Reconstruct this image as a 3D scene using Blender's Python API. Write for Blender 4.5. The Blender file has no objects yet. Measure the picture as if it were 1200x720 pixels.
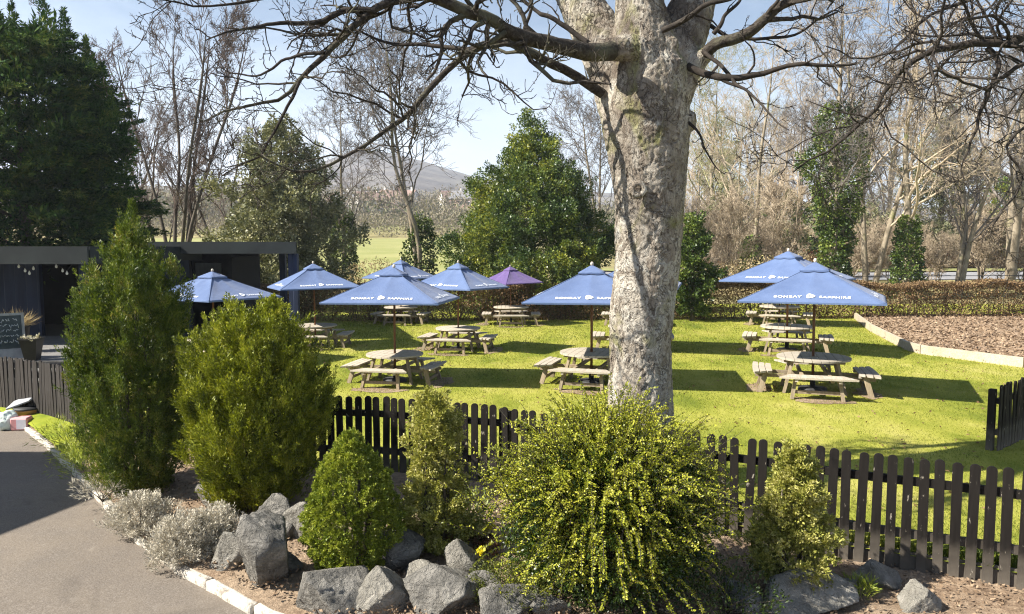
import bpy, bmesh, math, random
import numpy as np
from mathutils import Vector, noise as mnoise

R = math.radians
rng = np.random.default_rng(7)
random.seed(7)
scene = bpy.context.scene
col = scene.collection

# ------------------------------------------------------------------ camera
CAMZ, FPX, PITCH = 2.75, 867.0, math.atan(70 / 867)
cp, sp = math.cos(PITCH), math.sin(PITCH)

def ray(px, py):
    a, b = (px - 600) / FPX, (360 - py) / FPX
    return np.array([a, cp + b * sp, -sp + b * cp])

def P(px, py, Y):
    """the world point at distance Y seen at a photo position"""
    d = ray(px, py)
    return np.array([0, 0, CAMZ]) + d * (Y / d[1])

def G(px, py, z=0.0):
    """the world point at height z seen at a photo position"""
    d = ray(px, py)
    return np.array([0, 0, CAMZ]) + d * ((z - CAMZ) / d[2])

cam = bpy.data.objects.new("camera", bpy.data.cameras.new("camera"))
cam.location = (0, 0, CAMZ)
cam.rotation_euler = (R(90) - PITCH, 0, 0)
cam.data.lens = 36 * FPX / 1200
cam.data.sensor_width = 36
cam.data.sensor_fit = 'HORIZONTAL'
cam.data.clip_end = 6000
col.objects.link(cam)
scene.camera = cam

# ------------------------------------------------------------------ objects
def tag(o, label=None, cat=None, group=None, kind=None):
    if label: o["label"] = label
    if cat: o["category"] = cat
    if group: o["group"] = group
    if kind: o["kind"] = kind
    return o

def link(name, me, mat=None, parent=None, loc=None, rotz=None):
    o = bpy.data.objects.new(name, me)
    col.objects.link(o)
    if mat is not None and me is not None and len(me.materials) == 0:
        me.materials.append(mat)
    if parent is not None: o.parent = parent
    if loc is not None: o.location = loc
    if rotz is not None: o.rotation_euler = (0, 0, rotz)
    return o

def empty(name, loc=(0, 0, 0), rotz=0.0):
    return link(name, None, None, None, loc, rotz)

def copy_tree(o, parent=None):
    c = o.copy()
    col.objects.link(c)
    if parent is not None: c.parent = parent
    for ch in list(o.children):
        copy_tree(ch, c)
    return c

def mesh(name, V, F, smooth=False):
    """V (n,3), F (m,k) arrays of one face size"""
    V = np.asarray(V, np.float32); F = np.asarray(F, np.int32)
    me = bpy.data.meshes.new(name)
    m, k = F.shape
    me.vertices.add(len(V)); me.vertices.foreach_set("co", V.ravel())
    me.loops.add(m * k); me.loops.foreach_set("vertex_index", F.ravel())
    me.polygons.add(m)
    me.polygons.foreach_set("loop_start", np.arange(0, m * k, k, dtype=np.int32))
    me.polygons.foreach_set("use_smooth", np.full(m, smooth))
    me.update(calc_edges=True)
    return me

class MB:
    """collects boxes, prisms and tubes for one mesh"""
    def __init__(self): self.bm = bmesh.new()
    def box(self, c, s, rz=0.0, rx=0.0, ry=0.0, bev=0.0):
        from mathutils import Matrix, Euler
        M = Matrix.Translation(Vector(c)) @ Euler((rx, ry, rz)).to_matrix().to_4x4()
        g = bmesh.ops.create_cube(self.bm, size=1.0)
        vs = g['verts']
        for v in vs: v.co = Vector((v.co.x * s[0], v.co.y * s[1], v.co.z * s[2]))
        if bev:
            es = list({e for v in vs for e in v.link_edges})
            r = bmesh.ops.bevel(self.bm, geom=es, offset=bev, segments=1, affect='EDGES')
            vs = list({v for f in r['faces'] for v in f.verts} | {v for v in vs if v.is_valid})
        for v in vs: v.co = M @ v.co
        return self
    def beam(self, a, b, w, h, bev=0.0):
        a, b = Vector(a), Vector(b)
        d = b - a; L = d.length; x = d.normalized()
        up = Vector((0, 0, 1)) if abs(x.z) < .95 else Vector((1, 0, 0))
        y = up.cross(x).normalized(); z = x.cross(y)
        from mathutils import Matrix
        M = Matrix((x, y, z)).transposed().to_4x4(); M.translation = (a + b) / 2
        g = bmesh.ops.create_cube(self.bm, size=1.0); vs = g['verts']
        for v in vs: v.co = M @ Vector((v.co.x * L, v.co.y * w, v.co.z * h))
        return self
    def prism(self, poly, z0, z1):
        """poly: list of (x, y) counter-clockwise"""
        lo = [self.bm.verts.new((x, y, z0)) for x, y in poly]
        hi = [self.bm.verts.new((x, y, z1)) for x, y in poly]
        self.bm.faces.new(lo[::-1]); self.bm.faces.new(hi)
        n = len(poly)
        for i in range(n):
            self.bm.faces.new((lo[i], lo[(i + 1) % n], hi[(i + 1) % n], hi[i]))
        return self
    def tube(self, pts, rad, sides=8, cap=True):
        pts = [Vector(p) for p in pts]
        if not hasattr(rad, '__len__'): rad = [rad] * len(pts)
        rings = []
        ref = Vector((0.13, 0.31, 0.94))
        for i, p in enumerate(pts):
            t = (pts[min(i + 1, len(pts) - 1)] - pts[max(i - 1, 0)]).normalized()
            a = ref if abs(t.dot(ref)) < .9 else Vector((1, 0, 0))
            u = t.cross(a).normalized(); v = t.cross(u)
            rings.append([self.bm.verts.new(p + (u * math.cos(k * 2 * math.pi / sides) + v * math.sin(k * 2 * math.pi / sides)) * rad[i]) for k in range(sides)])
        for i in range(len(rings) - 1):
            for k in range(sides):
                f = self.bm.faces.new((rings[i][k], rings[i][(k + 1) % sides], rings[i + 1][(k + 1) % sides], rings[i + 1][k]))
                f.smooth = True
        if cap:
            self.bm.faces.new(rings[0][::-1]); self.bm.faces.new(rings[-1])
        return self
    def lathe(self, prof, c=(0, 0, 0), sides=20):
        rings = [[self.bm.verts.new((c[0] + r * math.cos(k * 2 * math.pi / sides), c[1] + r * math.sin(k * 2 * math.pi / sides), c[2] + z)) for k in range(sides)] for r, z in prof]
        for i in range(len(rings) - 1):
            for k in range(sides):
                f = self.bm.faces.new((rings[i][k], rings[i][(k + 1) % sides], rings[i + 1][(k + 1) % sides], rings[i + 1][k])); f.smooth = True
        self.bm.faces.new(rings[0][::-1]); self.bm.faces.new(rings[-1])
        return self
    def me(self, name):
        bmesh.ops.recalc_face_normals(self.bm, faces=self.bm.faces)
        m = bpy.data.meshes.new(name); self.bm.to_mesh(m); self.bm.free()
        return m
    def build(self, name, mat, parent=None, loc=None, rotz=None):
        return link(name, self.me(name), mat, parent, loc, rotz)

def nrm(a):
    return a / np.maximum(np.linalg.norm(a, axis=-1, keepdims=True), 1e-9)

def fbm(pts, scale, octaves=3, seed=0.0):
    out = np.empty(len(pts))
    for i, p in enumerate(pts):
        v = Vector((p[0] * scale + seed, p[1] * scale + seed * 1.7, p[2] * scale - seed))
        out[i] = mnoise.fractal(v, 1.0, 2.0, octaves)
    return out

# ------------------------------------------------------------------ materials
class NT:
    def __init__(self, name):
        self.m = bpy.data.materials.new(name); self.m.use_nodes = True
        self.t = self.m.node_tree; self.t.nodes.clear()
        self.out = self.n('ShaderNodeOutputMaterial')
    def n(self, typ, **kw):
        nd = self.t.nodes.new(typ)
        for k, v in kw.items():
            if k in nd.inputs.keys(): nd.inputs[k].default_value = v
            else: setattr(nd, k, v)
        return nd
    def l(self, a, b): self.t.links.new(a, b)
    def coord(self, kind='Object'):
        return self.n('ShaderNodeTexCoord').outputs[kind]
    def pos(self):
        return self.n('ShaderNodeNewGeometry').outputs['Position']
    def noise(self, vec, scale, detail=4, rough=.55, dist=0.0):
        nd = self.n('ShaderNodeTexNoise', Scale=scale, Detail=detail, Roughness=rough, Distortion=dist)
        self.l(vec, nd.inputs['Vector']); return nd.outputs['Fac']
    def ramp(self, fac, stops, interp='LINEAR'):
        r = self.n('ShaderNodeValToRGB'); e = r.color_ramp.elements
        r.color_ramp.interpolation = interp
        while len(e) < len(stops): e.new(0.5)
        for el, (p, c) in zip(e, stops):
            el.position = p; el.color = (*c, 1) if len(c) == 3 else c
        self.l(fac, r.inputs['Fac']); return r.outputs['Color']
    def mix(self, fac, a, b, mode='MIX'):
        m = self.n('ShaderNodeMix', data_type='RGBA', blend_type=mode)
        for s, v in ((m.inputs[0], fac), (m.inputs[6], a), (m.inputs[7], b)):
            if hasattr(v, 'is_linked'): self.l(v, s)
            elif isinstance(v, (int, float)): s.default_value = v
            else: s.default_value = (*v, 1)
        return m.outputs[2]
    def math(self, op, a, b=0.0):
        m = self.n('ShaderNodeMath', operation=op)
        for s, v in ((m.inputs[0], a), (m.inputs[1], b)):
            if hasattr(v, 'is_linked'): self.l(v, s)
            else: s.default_value = v
        return m.outputs[0]
    def bump(self, h, strength=.3, dist=.02):
        b = self.n('ShaderNodeBump', Strength=strength, Distance=dist)
        self.l(h, b.inputs['Height']); return b.outputs['Normal']
    def scaled(self, vec, s):
        m = self.n('ShaderNodeMapping'); m.inputs['Scale'].default_value = s
        self.l(vec, m.inputs['Vector']); return m.outputs['Vector']
    def principled(self, color, rough=.8, normal=None, spec=.3, metallic=0.0):
        p = self.n('ShaderNodeBsdfPrincipled')
        for s, v in ((p.inputs['Base Color'], color), (p.inputs['Roughness'], rough)):
            if hasattr(v, 'is_linked'): self.l(v, s)
            elif isinstance(v, (int, float)): s.default_value = v
            else: s.default_value = (*v, 1)
        p.inputs['Specular IOR Level'].default_value = spec
        p.inputs['Metallic'].default_value = metallic
        if normal is not None: self.l(normal, p.inputs['Normal'])
        return p
    def done(self, sh):
        self.l(sh.outputs[0] if hasattr(sh, 'outputs') else sh, self.out.inputs['Surface']); return self.m

def m_noise(name, c1, c2, scale=8, rough=.8, bump=.2, bscale=None, spec=.3, stretch=None, dist=.01, detail=5, world=False):
    t = NT(name); v = t.pos() if world else t.coord()
    if stretch: v = t.scaled(v, stretch)
    f = t.noise(v, scale, detail)
    c = t.ramp(f, [(.3, c1), (.7, c2)])
    h = t.noise(v, bscale or scale * 4, 4)
    return t.done(t.principled(c, rough, t.bump(h, bump, dist) if bump else None, spec))

def m_leaf(name, stops, transl=.35, clump=2.5, clump_amt=.5, rough=.5, spec=.35, tcol=None):
    """leaf colour varies leaf by leaf and clump by clump"""
    t = NT(name)
    g = t.n('ShaderNodeNewGeometry')
    rnd = g.outputs['Random Per Island']
    nz = t.noise(t.coord(), clump, 3)
    nz = t.math('MULTIPLY', t.math('SUBTRACT', nz, .5), 3.0 * clump_amt)
    f = t.math('ADD', t.math('MULTIPLY', t.math('SUBTRACT', rnd, .5), .5), t.math('ADD', nz, .5))
    c = t.ramp(f, stops)
    p = t.principled(c, rough, None, spec)
    tr = t.n('ShaderNodeBsdfTranslucent')
    t.l(t.mix(1.0, c, tcol or (1.0, 1.0, .55), 'MULTIPLY'), tr.inputs['Color'])
    mx = t.n('ShaderNodeMixShader'); mx.inputs[0].default_value = transl
    t.l(p.outputs[0], mx.inputs[1]); t.l(tr.outputs[0], mx.inputs[2])
    return t.done(mx)

M = {}
def bark(name, cols, scale=6, stretch=(1, 1, .25), bump=.6, moss=None, lichen=None):
    t = NT(name); v = t.coord()
    vs = t.scaled(v, stretch)
    f = t.noise(vs, scale, 6, .65)
    c = t.ramp(f, [(.28, cols[0]), (.5, cols[1]), (.72, cols[2])])
    if lichen:
        c = t.mix(t.ramp(t.noise(v, 2.2, 5, .65), [(.5, (0, 0, 0)), (.62, (1, 1, 1))]), c, lichen)
    if moss:
        c = t.mix(t.ramp(t.noise(v, 1.3, 4, .6), [(.56, (0, 0, 0)), (.68, (.8, .8, .8))]), c, moss)
    return t.done(t.principled(c, .9, t.bump(f, bump, .03), .15))

# the big tree: flaking plates over darker cracks, moss and lichen
def bark_big():
    t = NT('plated_bark'); v = t.coord()
    w = t.n('ShaderNodeVectorMath', operation='ADD')
    nw = t.n('ShaderNodeTexNoise', Scale=5.0, Detail=3.0); t.l(v, nw.inputs['Vector'])
    sc = t.n('ShaderNodeVectorMath', operation='SCALE'); t.l(nw.outputs['Color'], sc.inputs[0]); sc.inputs['Scale'].default_value = .42
    t.l(v, w.inputs[0]); t.l(sc.outputs[0], w.inputs[1])
    vs = t.scaled(w.outputs[0], (1, 1, .30))
    vo = t.n('ShaderNodeTexVoronoi', feature='DISTANCE_TO_EDGE', Scale=16.0); t.l(vs, vo.inputs['Vector'])
    crack = t.ramp(vo.outputs['Distance'], [(.0, (0, 0, 0)), (.10, (1, 1, 1))])
    # cracks come and go, so the plates never close into a net
    gap = t.ramp(t.noise(t.scaled(v, (1, 1, .6)), 6, 5, .7), [(.44, (1, 1, 1)), (.60, (0, 0, 0))])
    crack = t.math('MAXIMUM', crack, gap)
    fine = t.noise(t.scaled(w.outputs[0], (1, 1, .28)), 34, 6, .75)
    vc = t.n('ShaderNodeTexVoronoi', feature='F1', Scale=9.0); t.l(vs, vc.inputs['Vector'])
    rn = t.n('ShaderNodeTexNoise', noise_type='RIDGED_MULTIFRACTAL', Scale=8.5, Detail=6.0, Roughness=.6)
    t.l(t.scaled(w.outputs[0], (1, 1, .5)), rn.inputs['Vector'])
    f = t.noise(t.scaled(v, (1, 1, .45)), 17, 8, .78)
    base = t.ramp(f, [(.30, (.13, .10, .08)), (.42, (.31, .265, .21)), (.55, (.45, .405, .335)), (.7, (.58, .54, .465))])
    base = t.mix(.55, base, t.ramp(vc.outputs['Color'], [(.2, (.22, .18, .14)), (.5, (.40, .355, .29)), (.8, (.60, .56, .48))]))
    big = t.ramp(t.noise(v, 1.6, 4, .6), [(.42, (0, 0, 0)), (.62, (1, 1, 1))])
    sepz = t.n('ShaderNodeSeparateXYZ'); t.l(v, sepz.inputs[0])
    upz = t.n('ShaderNodeMapRange'); t.l(sepz.outputs['Z'], upz.inputs[0]); upz.inputs[1].default_value = 2.6; upz.inputs[2].default_value = 4.4; upz.inputs[3].default_value = .16; upz.inputs[4].default_value = .95
    base = t.mix(t.math('MULTIPLY', big, upz.outputs[0]), base, (.125, .10, .078))  # upper trunk darkened: darker bark, plus shade of the branches put into the colour
    base = t.mix(t.ramp(t.noise(v, 2.6, 5, .7), [(.56, (0, 0, 0)), (.66, (.9, .9, .9))]), base, (.50, .48, .42))
    base = t.mix(t.ramp(t.noise(t.scaled(v, (1, 1, .6)), 1.9, 4, .6, 1.0), [(.55, (0, 0, 0)), (.66, (.75, .75, .75))]), base, (.20, .20, .06))
    base = t.mix(t.ramp(fine, [(.38, (.9, .9, .9)), (.47, (0, 0, 0))]), base, (.085, .065, .052))
    fis = t.ramp(rn.outputs['Fac'], [(.42, (0, 0, 0)), (.62, (1, 1, 1))])
    base = t.mix(t.math('MULTIPLY', fis, .85), base, (.060, .045, .036))
    c = t.mix(t.math('MULTIPLY', t.math('SUBTRACT', 1.0, crack), .75), base, (.09, .07, .055))
    h = t.math('ADD', t.math('SUBTRACT', t.math('MULTIPLY', crack, .4), t.math('MULTIPLY', fis, .9)), t.math('ADD', t.math('MULTIPLY', f, .6), t.math('MULTIPLY', fine, .5)))
    return t.done(t.principled(c, .92, t.bump(h, 1.0, .045), .12))
M['bark_big'] = bark_big()
M['limb'] = bark('limb_bark', [(.020, .016, .013), (.045, .037, .030), (.10, .085, .068)], 22, (1, 1, 1), 1.0, None, (.095, .09, .06))
M['twig_dark'] = bark('dark_twig_bark', [(.018, .015, .013), (.034, .028, .023), (.062, .052, .042)], 12, (1, 1, 1), .4)
M['twig_grey'] = bark('grey_twig_bark', [(.10, .085, .077), (.165, .145, .13), (.25, .225, .20)], 3, (1, 1, 1), .2)
M['twig_pink'] = bark('reddish_twig_bark', [(.075, .055, .047), (.12, .09, .077), (.18, .14, .12)], 3, (1, 1, 1), .2)
M['twig_tan'] = bark('tan_twig_bark', [(.25, .195, .135), (.40, .325, .235), (.52, .44, .32)], 2, (1, 1, 1), .2)
M['twig_green'] = bark('lichened_twig_bark', [(.15, .145, .07), (.25, .24, .125), (.36, .34, .20)], 2, (1, 1, 1), .2)
M['bark_pale'] = bark('pale_bark', [(.12, .10, .07), (.24, .20, .145), (.36, .31, .23)], 5, (1, 1, .4), .5, (.15, .16, .05))
M['bark_dark'] = bark('dark_bark', [(.04, .032, .026), (.09, .075, .06), (.15, .13, .10)], 5, (1, 1, .4), .5)

M['thuja_dark'] = m_leaf('dark_thuja_leaf', [(.0, (.022, .042, .008)), (.4, (.072, .112, .013)), (.75, (.175, .215, .025)), (1, (.33, .27, .08))], .24, 5, .6)
M['thuja_gold'] = m_leaf('golden_yew_leaf', [(.0, (.028, .046, .006)), (.38, (.14, .165, .011)), (.7, (.285, .315, .022)), (1, (.47, .43, .06))], .24, 5, .6)
M['box'] = m_leaf('bright_spruce_leaf', [(.0, (.06, .095, .012)), (.4, (.19, .24, .024)), (.75, (.36, .39, .05)), (1, (.52, .51, .12))], .24, 9, .5)
M['varieg'] = m_leaf('variegated_leaf', [(.0, (.09, .11, .018)), (.35, (.24, .25, .045)), (.65, (.45, .43, .11)), (1, (.70, .65, .34))], .25, 8, .5)
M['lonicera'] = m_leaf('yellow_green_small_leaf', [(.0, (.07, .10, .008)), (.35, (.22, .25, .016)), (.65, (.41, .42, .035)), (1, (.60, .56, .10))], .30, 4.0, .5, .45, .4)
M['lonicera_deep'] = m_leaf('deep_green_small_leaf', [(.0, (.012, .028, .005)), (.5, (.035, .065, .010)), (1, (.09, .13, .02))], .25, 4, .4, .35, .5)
M['silver'] = m_leaf('silver_grey_leaf', [(.0, (.24, .215, .16)), (.5, (.49, .45, .36)), (1, (.72, .67, .56))], .12, 9, .5, .8, .1, (1, 1, 1))
M['cypress'] = m_leaf('deep_cypress_spray', [(.0, (.010, .030, .010)), (.45, (.032, .075, .018)), (.8, (.095, .145, .025)), (1, (.20, .22, .05))], .14, 1.3, .75, .75, .06)
M['holly'] = m_leaf('holly_leaf', [(.0, (.022, .046, .016)), (.4, (.062, .105, .026)), (.7, (.18, .22, .035)), (1, (.40, .38, .04))], .2, .8, .6, .42, .5)
M['holly_pale'] = m_leaf('pale_evergreen_leaf', [(.0, (.05, .06, .03)), (.4, (.14, .15, .07)), (.7, (.30, .29, .15)), (1, (.50, .47, .27))], .15, 1.2, .55, .5, .4)
M['ivy'] = m_leaf('ivy_leaf', [(.0, (.012, .028, .008)), (.4, (.045, .080, .014)), (.75, (.15, .195, .035)), (1, (.30, .32, .08))], .16, 1.0, .6, .4, .5)
M['beech'] = m_leaf('dry_beech_leaf', [(.0, (.07, .045, .02)), (.35, (.165, .11, .055)), (.65, (.285, .185, .10)), (.85, (.32, .26, .12)), (1, (.26, .26, .08))], .25, .9, .45, .6, .2, (1, .85, .6))
M['beech_red'] = m_leaf('rusty_beech_leaf', [(.0, (.14, .075, .035)), (.4, (.32, .15, .075)), (.75, (.44, .22, .12)), (1, (.40, .33, .13))], .25, .35, .5, .6, .2, (1, .85, .6))
M['tan_leaf'] = m_leaf('pale_tan_leaf', [(.0, (.20, .16, .08)), (.4, (.40, .32, .18)), (.7, (.54, .45, .27)), (1, (.38, .38, .12))], .3, .25, .55, .7, .1, (1, .9, .7))
M['red_leaf'] = m_leaf('bronze_leaf', [(.0, (.06, .03, .02)), (.5, (.16, .07, .04)), (1, (.34, .17, .09))], .2, 6, .3)
M['pieris'] = m_leaf('pale_edged_leaf', [(.0, (.08, .13, .03)), (.5, (.26, .32, .10)), (1, (.62, .62, .36))], .25, 6, .4)
M['heather'] = m_leaf('olive_heather_leaf', [(.0, (.02, .035, .005)), (.5, (.08, .10, .012)), (1, (.20, .20, .03))], .2, 7, .4)
M['yellow_flower'] = m_leaf('yellow_petal', [(.0, (.7, .6, .02)), (1, (.85, .75, .05))], .3, 6, .2)
M['white_flower'] = m_leaf('white_petal', [(.0, (.38, .35, .26)), (1, (.62, .58, .46))], .2, 6, .2)
M['grass_blade'] = m_leaf('grass_blade', [(.0, (.07, .105, .012)), (.4, (.175, .205, .024)), (.75, (.30, .298, .05)), (1, (.44, .38, .15))], .38, .55, .75, .6, .25)
M['dry_bits'] = m_leaf('dry_bark_chips', [(.0, (.09, .06, .038)), (.5, (.215, .152, .10)), (1, (.40, .31, .21))], .0, 2, .3, .9, .1)
M['far_twig'] = m_leaf('far_bare_wood', [(.0, (.12, .10, .075)), (.5, (.21, .18, .135)), (1, (.25, .24, .14))], .2, .05, .6, .9, .05)
M['far_green'] = m_leaf('far_evergreen', [(.0, (.03, .045, .018)), (.5, (.06, .085, .03)), (1, (.13, .15, .05))], .15, .1, .5, .9, .05)

def lawn():
    t = NT('mown_lawn'); v = t.pos()
    a = t.noise(v, .28, 4, .6); b = t.noise(t.scaled(v, (1, .5, 1)), 1.3, 5, .6); c = t.noise(v, 42, 3, .7)
    f = t.math('ADD', t.math('MULTIPLY', a, .5), t.math('ADD', t.math('MULTIPLY', b, .45), t.math('MULTIPLY', c, .28)))
    cc = t.ramp(f, [(.42, (.085, .12, .016)), (.54, (.18, .205, .026)), (.64, (.29, .29, .05)), (.78, (.40, .36, .11))])
    straw = t.ramp(t.noise(v, .9, 5, .65), [(.60, (0, 0, 0)), (.74, (.55, .55, .55))])
    cc = t.mix(straw, cc, (.36, .31, .11))
    return t.done(t.principled(cc, .9, t.bump(c, .7, .03), .1))
M['lawn'] = lawn()
M['verge'] = m_noise('verge_turf', (.12, .16, .014), (.26, .28, .03), 3, .9, .6, 40, .1, world=True)
M['field'] = m_noise('pasture', (.20, .215, .075), (.29, .28, .12), .12, .95, .3, 8, .05, world=True)
M['ground'] = m_noise('leaf_littered_ground', (.17, .15, .07), (.30, .26, .13), .15, .95, .3, 4, .05, world=True)

def asphalt():
    t = NT('worn_asphalt'); v = t.pos()
    fine = t.noise(v, 90, 3, .8); mid = t.noise(v, 2.2, 5, .6); big = t.noise(v, .5, 3, .6)
    c = t.ramp(fine, [(.35, (.105, .086, .070)), (.5, (.150, .128, .105)), (.66, (.225, .195, .165))])
    c = t.mix(t.math('MULTIPLY', t.ramp(mid, [(.4, (0, 0, 0)), (.65, (1, 1, 1))]), .35), c, (.20, .165, .125))
    c = t.mix(t.math('MULTIPLY', t.ramp(big, [(.45, (0, 0, 0)), (.65, (1, 1, 1))]), .35), c, (.105, .092, .08))
    st = t.noise(v, 1.1, 6, .65, .8)
    c = t.mix(t.ramp(st, [(.56, (0, 0, 0)), (.68, (.55, .55, .55))]), c, (.085, .072, .06))
    c = t.mix(t.ramp(t.noise(v, 6, 5, .7), [(.60, (0, 0, 0)), (.70, (.35, .35, .35))]), c, (.25, .22, .185))
    vo = t.n('ShaderNodeTexVoronoi', feature='F1', Scale=60.0); t.l(v, vo.inputs['Vector'])
    c = t.mix(t.ramp(vo.outputs['Distance'], [(.03, (.35, .35, .35)), (.12, (0, 0, 0))]), c, (.36, .32, .28))
    return t.done(t.principled(c, .85, t.bump(t.math('ADD', fine, vo.outputs['Distance']), .22, .008), .2))
M['asphalt'] = asphalt()
M['road'] = m_noise('road_asphalt', (.20, .20, .21), (.27, .27, .28), 1.0, .85, .1, 30, .2, world=True)

def kerb():
    t = NT('worn_white_paint'); v = t.coord()
    w = t.ramp(t.noise(t.pos(), 7, 8, .75), [(.38, (.22, .19, .155)), (.48, (.50, .46, .39)), (.62, (.40, .37, .315)), (.75, (.50, .47, .41))])
    return t.done(t.principled(w, .8, t.bump(t.noise(v, 25, 4), .6, .015), .2))
M['kerb'] = kerb()

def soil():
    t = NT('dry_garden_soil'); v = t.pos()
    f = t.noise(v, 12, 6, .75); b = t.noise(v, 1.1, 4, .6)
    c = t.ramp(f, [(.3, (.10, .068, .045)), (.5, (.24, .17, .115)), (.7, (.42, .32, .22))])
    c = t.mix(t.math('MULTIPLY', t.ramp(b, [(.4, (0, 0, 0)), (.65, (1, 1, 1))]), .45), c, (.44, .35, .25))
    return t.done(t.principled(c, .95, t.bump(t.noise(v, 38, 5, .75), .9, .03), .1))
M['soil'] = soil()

def rock(name, c0, c1, c2):
    t = NT(name); v = t.coord('Object')
    f = t.noise(v, 7, 8, .7, .6); g = t.noise(v, 26, 5, .7)
    c = t.ramp(f, [(.3, c0), (.5, c1), (.68, c2)])
    c = t.mix(t.ramp(t.noise(v, 3.5, 6, .7), [(.57, (0, 0, 0)), (.66, (.6, .6, .6))]), c, (.42, .40, .35))
    c = t.mix(t.ramp(g, [(.6, (0, 0, 0)), (.75, (.5, .5, .5))]), c, (.12, .115, .10))
    w = t.n('ShaderNodeVectorMath', operation='ADD'); nw = t.n('ShaderNodeTexNoise', Scale=4.0, Detail=4.0); t.l(v, nw.inputs['Vector'])
    sc = t.n('ShaderNodeVectorMath', operation='SCALE'); t.l(nw.outputs['Color'], sc.inputs[0]); sc.inputs['Scale'].default_value = .35
    t.l(v, w.inputs[0]); t.l(sc.outputs[0], w.inputs[1])
    vo = t.n('ShaderNodeTexVoronoi', feature='DISTANCE_TO_EDGE', Scale=5.0); t.l(t.scaled(w.outputs[0], (1, 1, 2.2)), vo.inputs['Vector'])
    cr = t.ramp(vo.outputs['Distance'], [(.0, (0, 0, 0)), (.035, (1, 1, 1))])
    hh = t.math('ADD', t.math('ADD', t.math('MULTIPLY', f, 2.2), t.math('MULTIPLY', g, 1.3)), t.math('MULTIPLY', cr, .25))
    return t.done(t.principled(c, .85, t.bump(hh, 1.0, .035), .15))
M['rock'] = rock('slate_rock', (.092, .088, .079), (.195, .185, .165), (.33, .31, .275))
M['rock_pale'] = rock('pale_rock', (.165, .152, .13), (.265, .25, .215), (.39, .365, .32))

def wood(name, c1, c2, sc=(1, 14, 14), rough=.8, scale=3, bump=.4):
    t = NT(name); v = t.coord()
    oi = t.n('ShaderNodeObjectInfo').outputs['Random']
    f = t.noise(t.scaled(v, sc), scale, 5, .65, .3)
    c = t.ramp(f, [(.3, c1), (.7, c2)])
    bl = t.noise(v, 3.0, 4, .6)
    c = t.mix(t.math('MULTIPLY', t.ramp(bl, [(.45, (0, 0, 0)), (.7, (1, 1, 1))]), .4), c, tuple(x * .62 for x in c1))
    c = t.mix(t.math('MULTIPLY', oi, .42), c, tuple(x * .72 for x in (c1[1], c1[1] * .95, c1[1] * .82)))
    return t.done(t.principled(c, rough, t.bump(f, bump, .006), .2))
M['table_wood'] = wood('weathered_table_wood', (.34, .285, .215), (.56, .50, .41))
M['leg_wood'] = wood('weathered_leg_wood', (.22, .165, .10), (.42, .335, .225), (8, 8, 1))
M['pole_wood'] = wood('varnished_pole_wood', (.15, .06, .022), (.28, .125, .05), (8, 8, .6), .45)
M['knob_wood'] = wood('pale_knob_wood', (.50, .42, .34), (.66, .58, .48), (4, 4, 4), .5)

def canvas(name, c1, c2, tr):
    t = NT(name); v = t.coord()
    f = t.noise(v, 2.2, 5, .6)
    c = t.ramp(f, [(.35, c1), (.68, c2)])
    wv = t.n('ShaderNodeTexWave', Scale=120.0); t.l(v, wv.inputs['Vector'])
    p = t.principled(c, .75, t.bump(t.math('ADD', t.noise(v, 3, 3), t.math('MULTIPLY', wv.outputs['Fac'], .04)), .35, .05), .25)
    p.inputs['Sheen Weight'].default_value = .15
    tl = t.n('ShaderNodeBsdfTranslucent'); t.l(c, tl.inputs['Color'])
    mx = t.n('ShaderNodeMixShader'); mx.inputs[0].default_value = tr
    t.l(p.outputs[0], mx.inputs[1]); t.l(tl.outputs[0], mx.inputs[2])
    return t.done(mx)
M['blue'] = canvas('blue_canvas', (.086, .134, .266), (.114, .168, .312), .14)
M['purple'] = canvas('purple_canvas', (.095, .060, .185), (.13, .083, .235), .12)
M['print'] = m_noise('white_print', (.78, .80, .82), (.86, .88, .9), 20, .6, 0)
M['rib'] = m_noise('dark_rib_wood', (.10, .045, .02), (.17, .085, .04), 10, .6, .1)
M['iron'] = m_noise('black_iron', (.018, .018, .019), (.035, .035, .036), 12, .6, .1)

def fence_paint():
    t = NT('worn_black_fence_stain'); v = t.coord()
    oi = t.n('ShaderNodeObjectInfo').outputs['Random']
    f = t.noise(t.scaled(v, (14, 14, 1)), 3, 5, .65)
    c = t.ramp(f, [(.3, (.008, .0068, .006)), (.7, (.017, .0145, .0125))])
    sep = t.n('ShaderNodeSeparateXYZ'); t.l(v, sep.inputs[0])
    # each picket turns paler grey-brown towards its foot, with a ragged edge
    edge = t.math('ADD', sep.outputs['Z'], t.math('MULTIPLY', t.noise(v, 6, 4), .5))
    st = t.ramp(edge, [(.22, (.85, .85, .85)), (.62, (0, 0, 0))])
    c = t.mix(st, c, (.13, .112, .09))
    vv = t.n('ShaderNodeVectorMath', operation='ADD'); t.l(v, vv.inputs[0])
    cmb = t.n('ShaderNodeCombineXYZ'); t.l(t.math('MULTIPLY', oi, 40.0), cmb.inputs[0]); t.l(cmb.outputs[0], vv.inputs[1])
    ch = t.ramp(t.noise(t.scaled(vv.outputs[0], (8, 8, 3)), 3.2, 4, .6), [(.66, (0, 0, 0)), (.70, (.8, .8, .8))])
    c = t.mix(ch, c, (.30, .27, .22))
    return t.done(t.principled(c, .72, t.bump(f, .4, .004), .12))
M['fence'] = fence_paint()
M['fence_grey'] = wood('sun_greyed_fence_wood', (.022, .019, .017), (.068, .059, .052), (10, 10, 1), .8)
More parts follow.
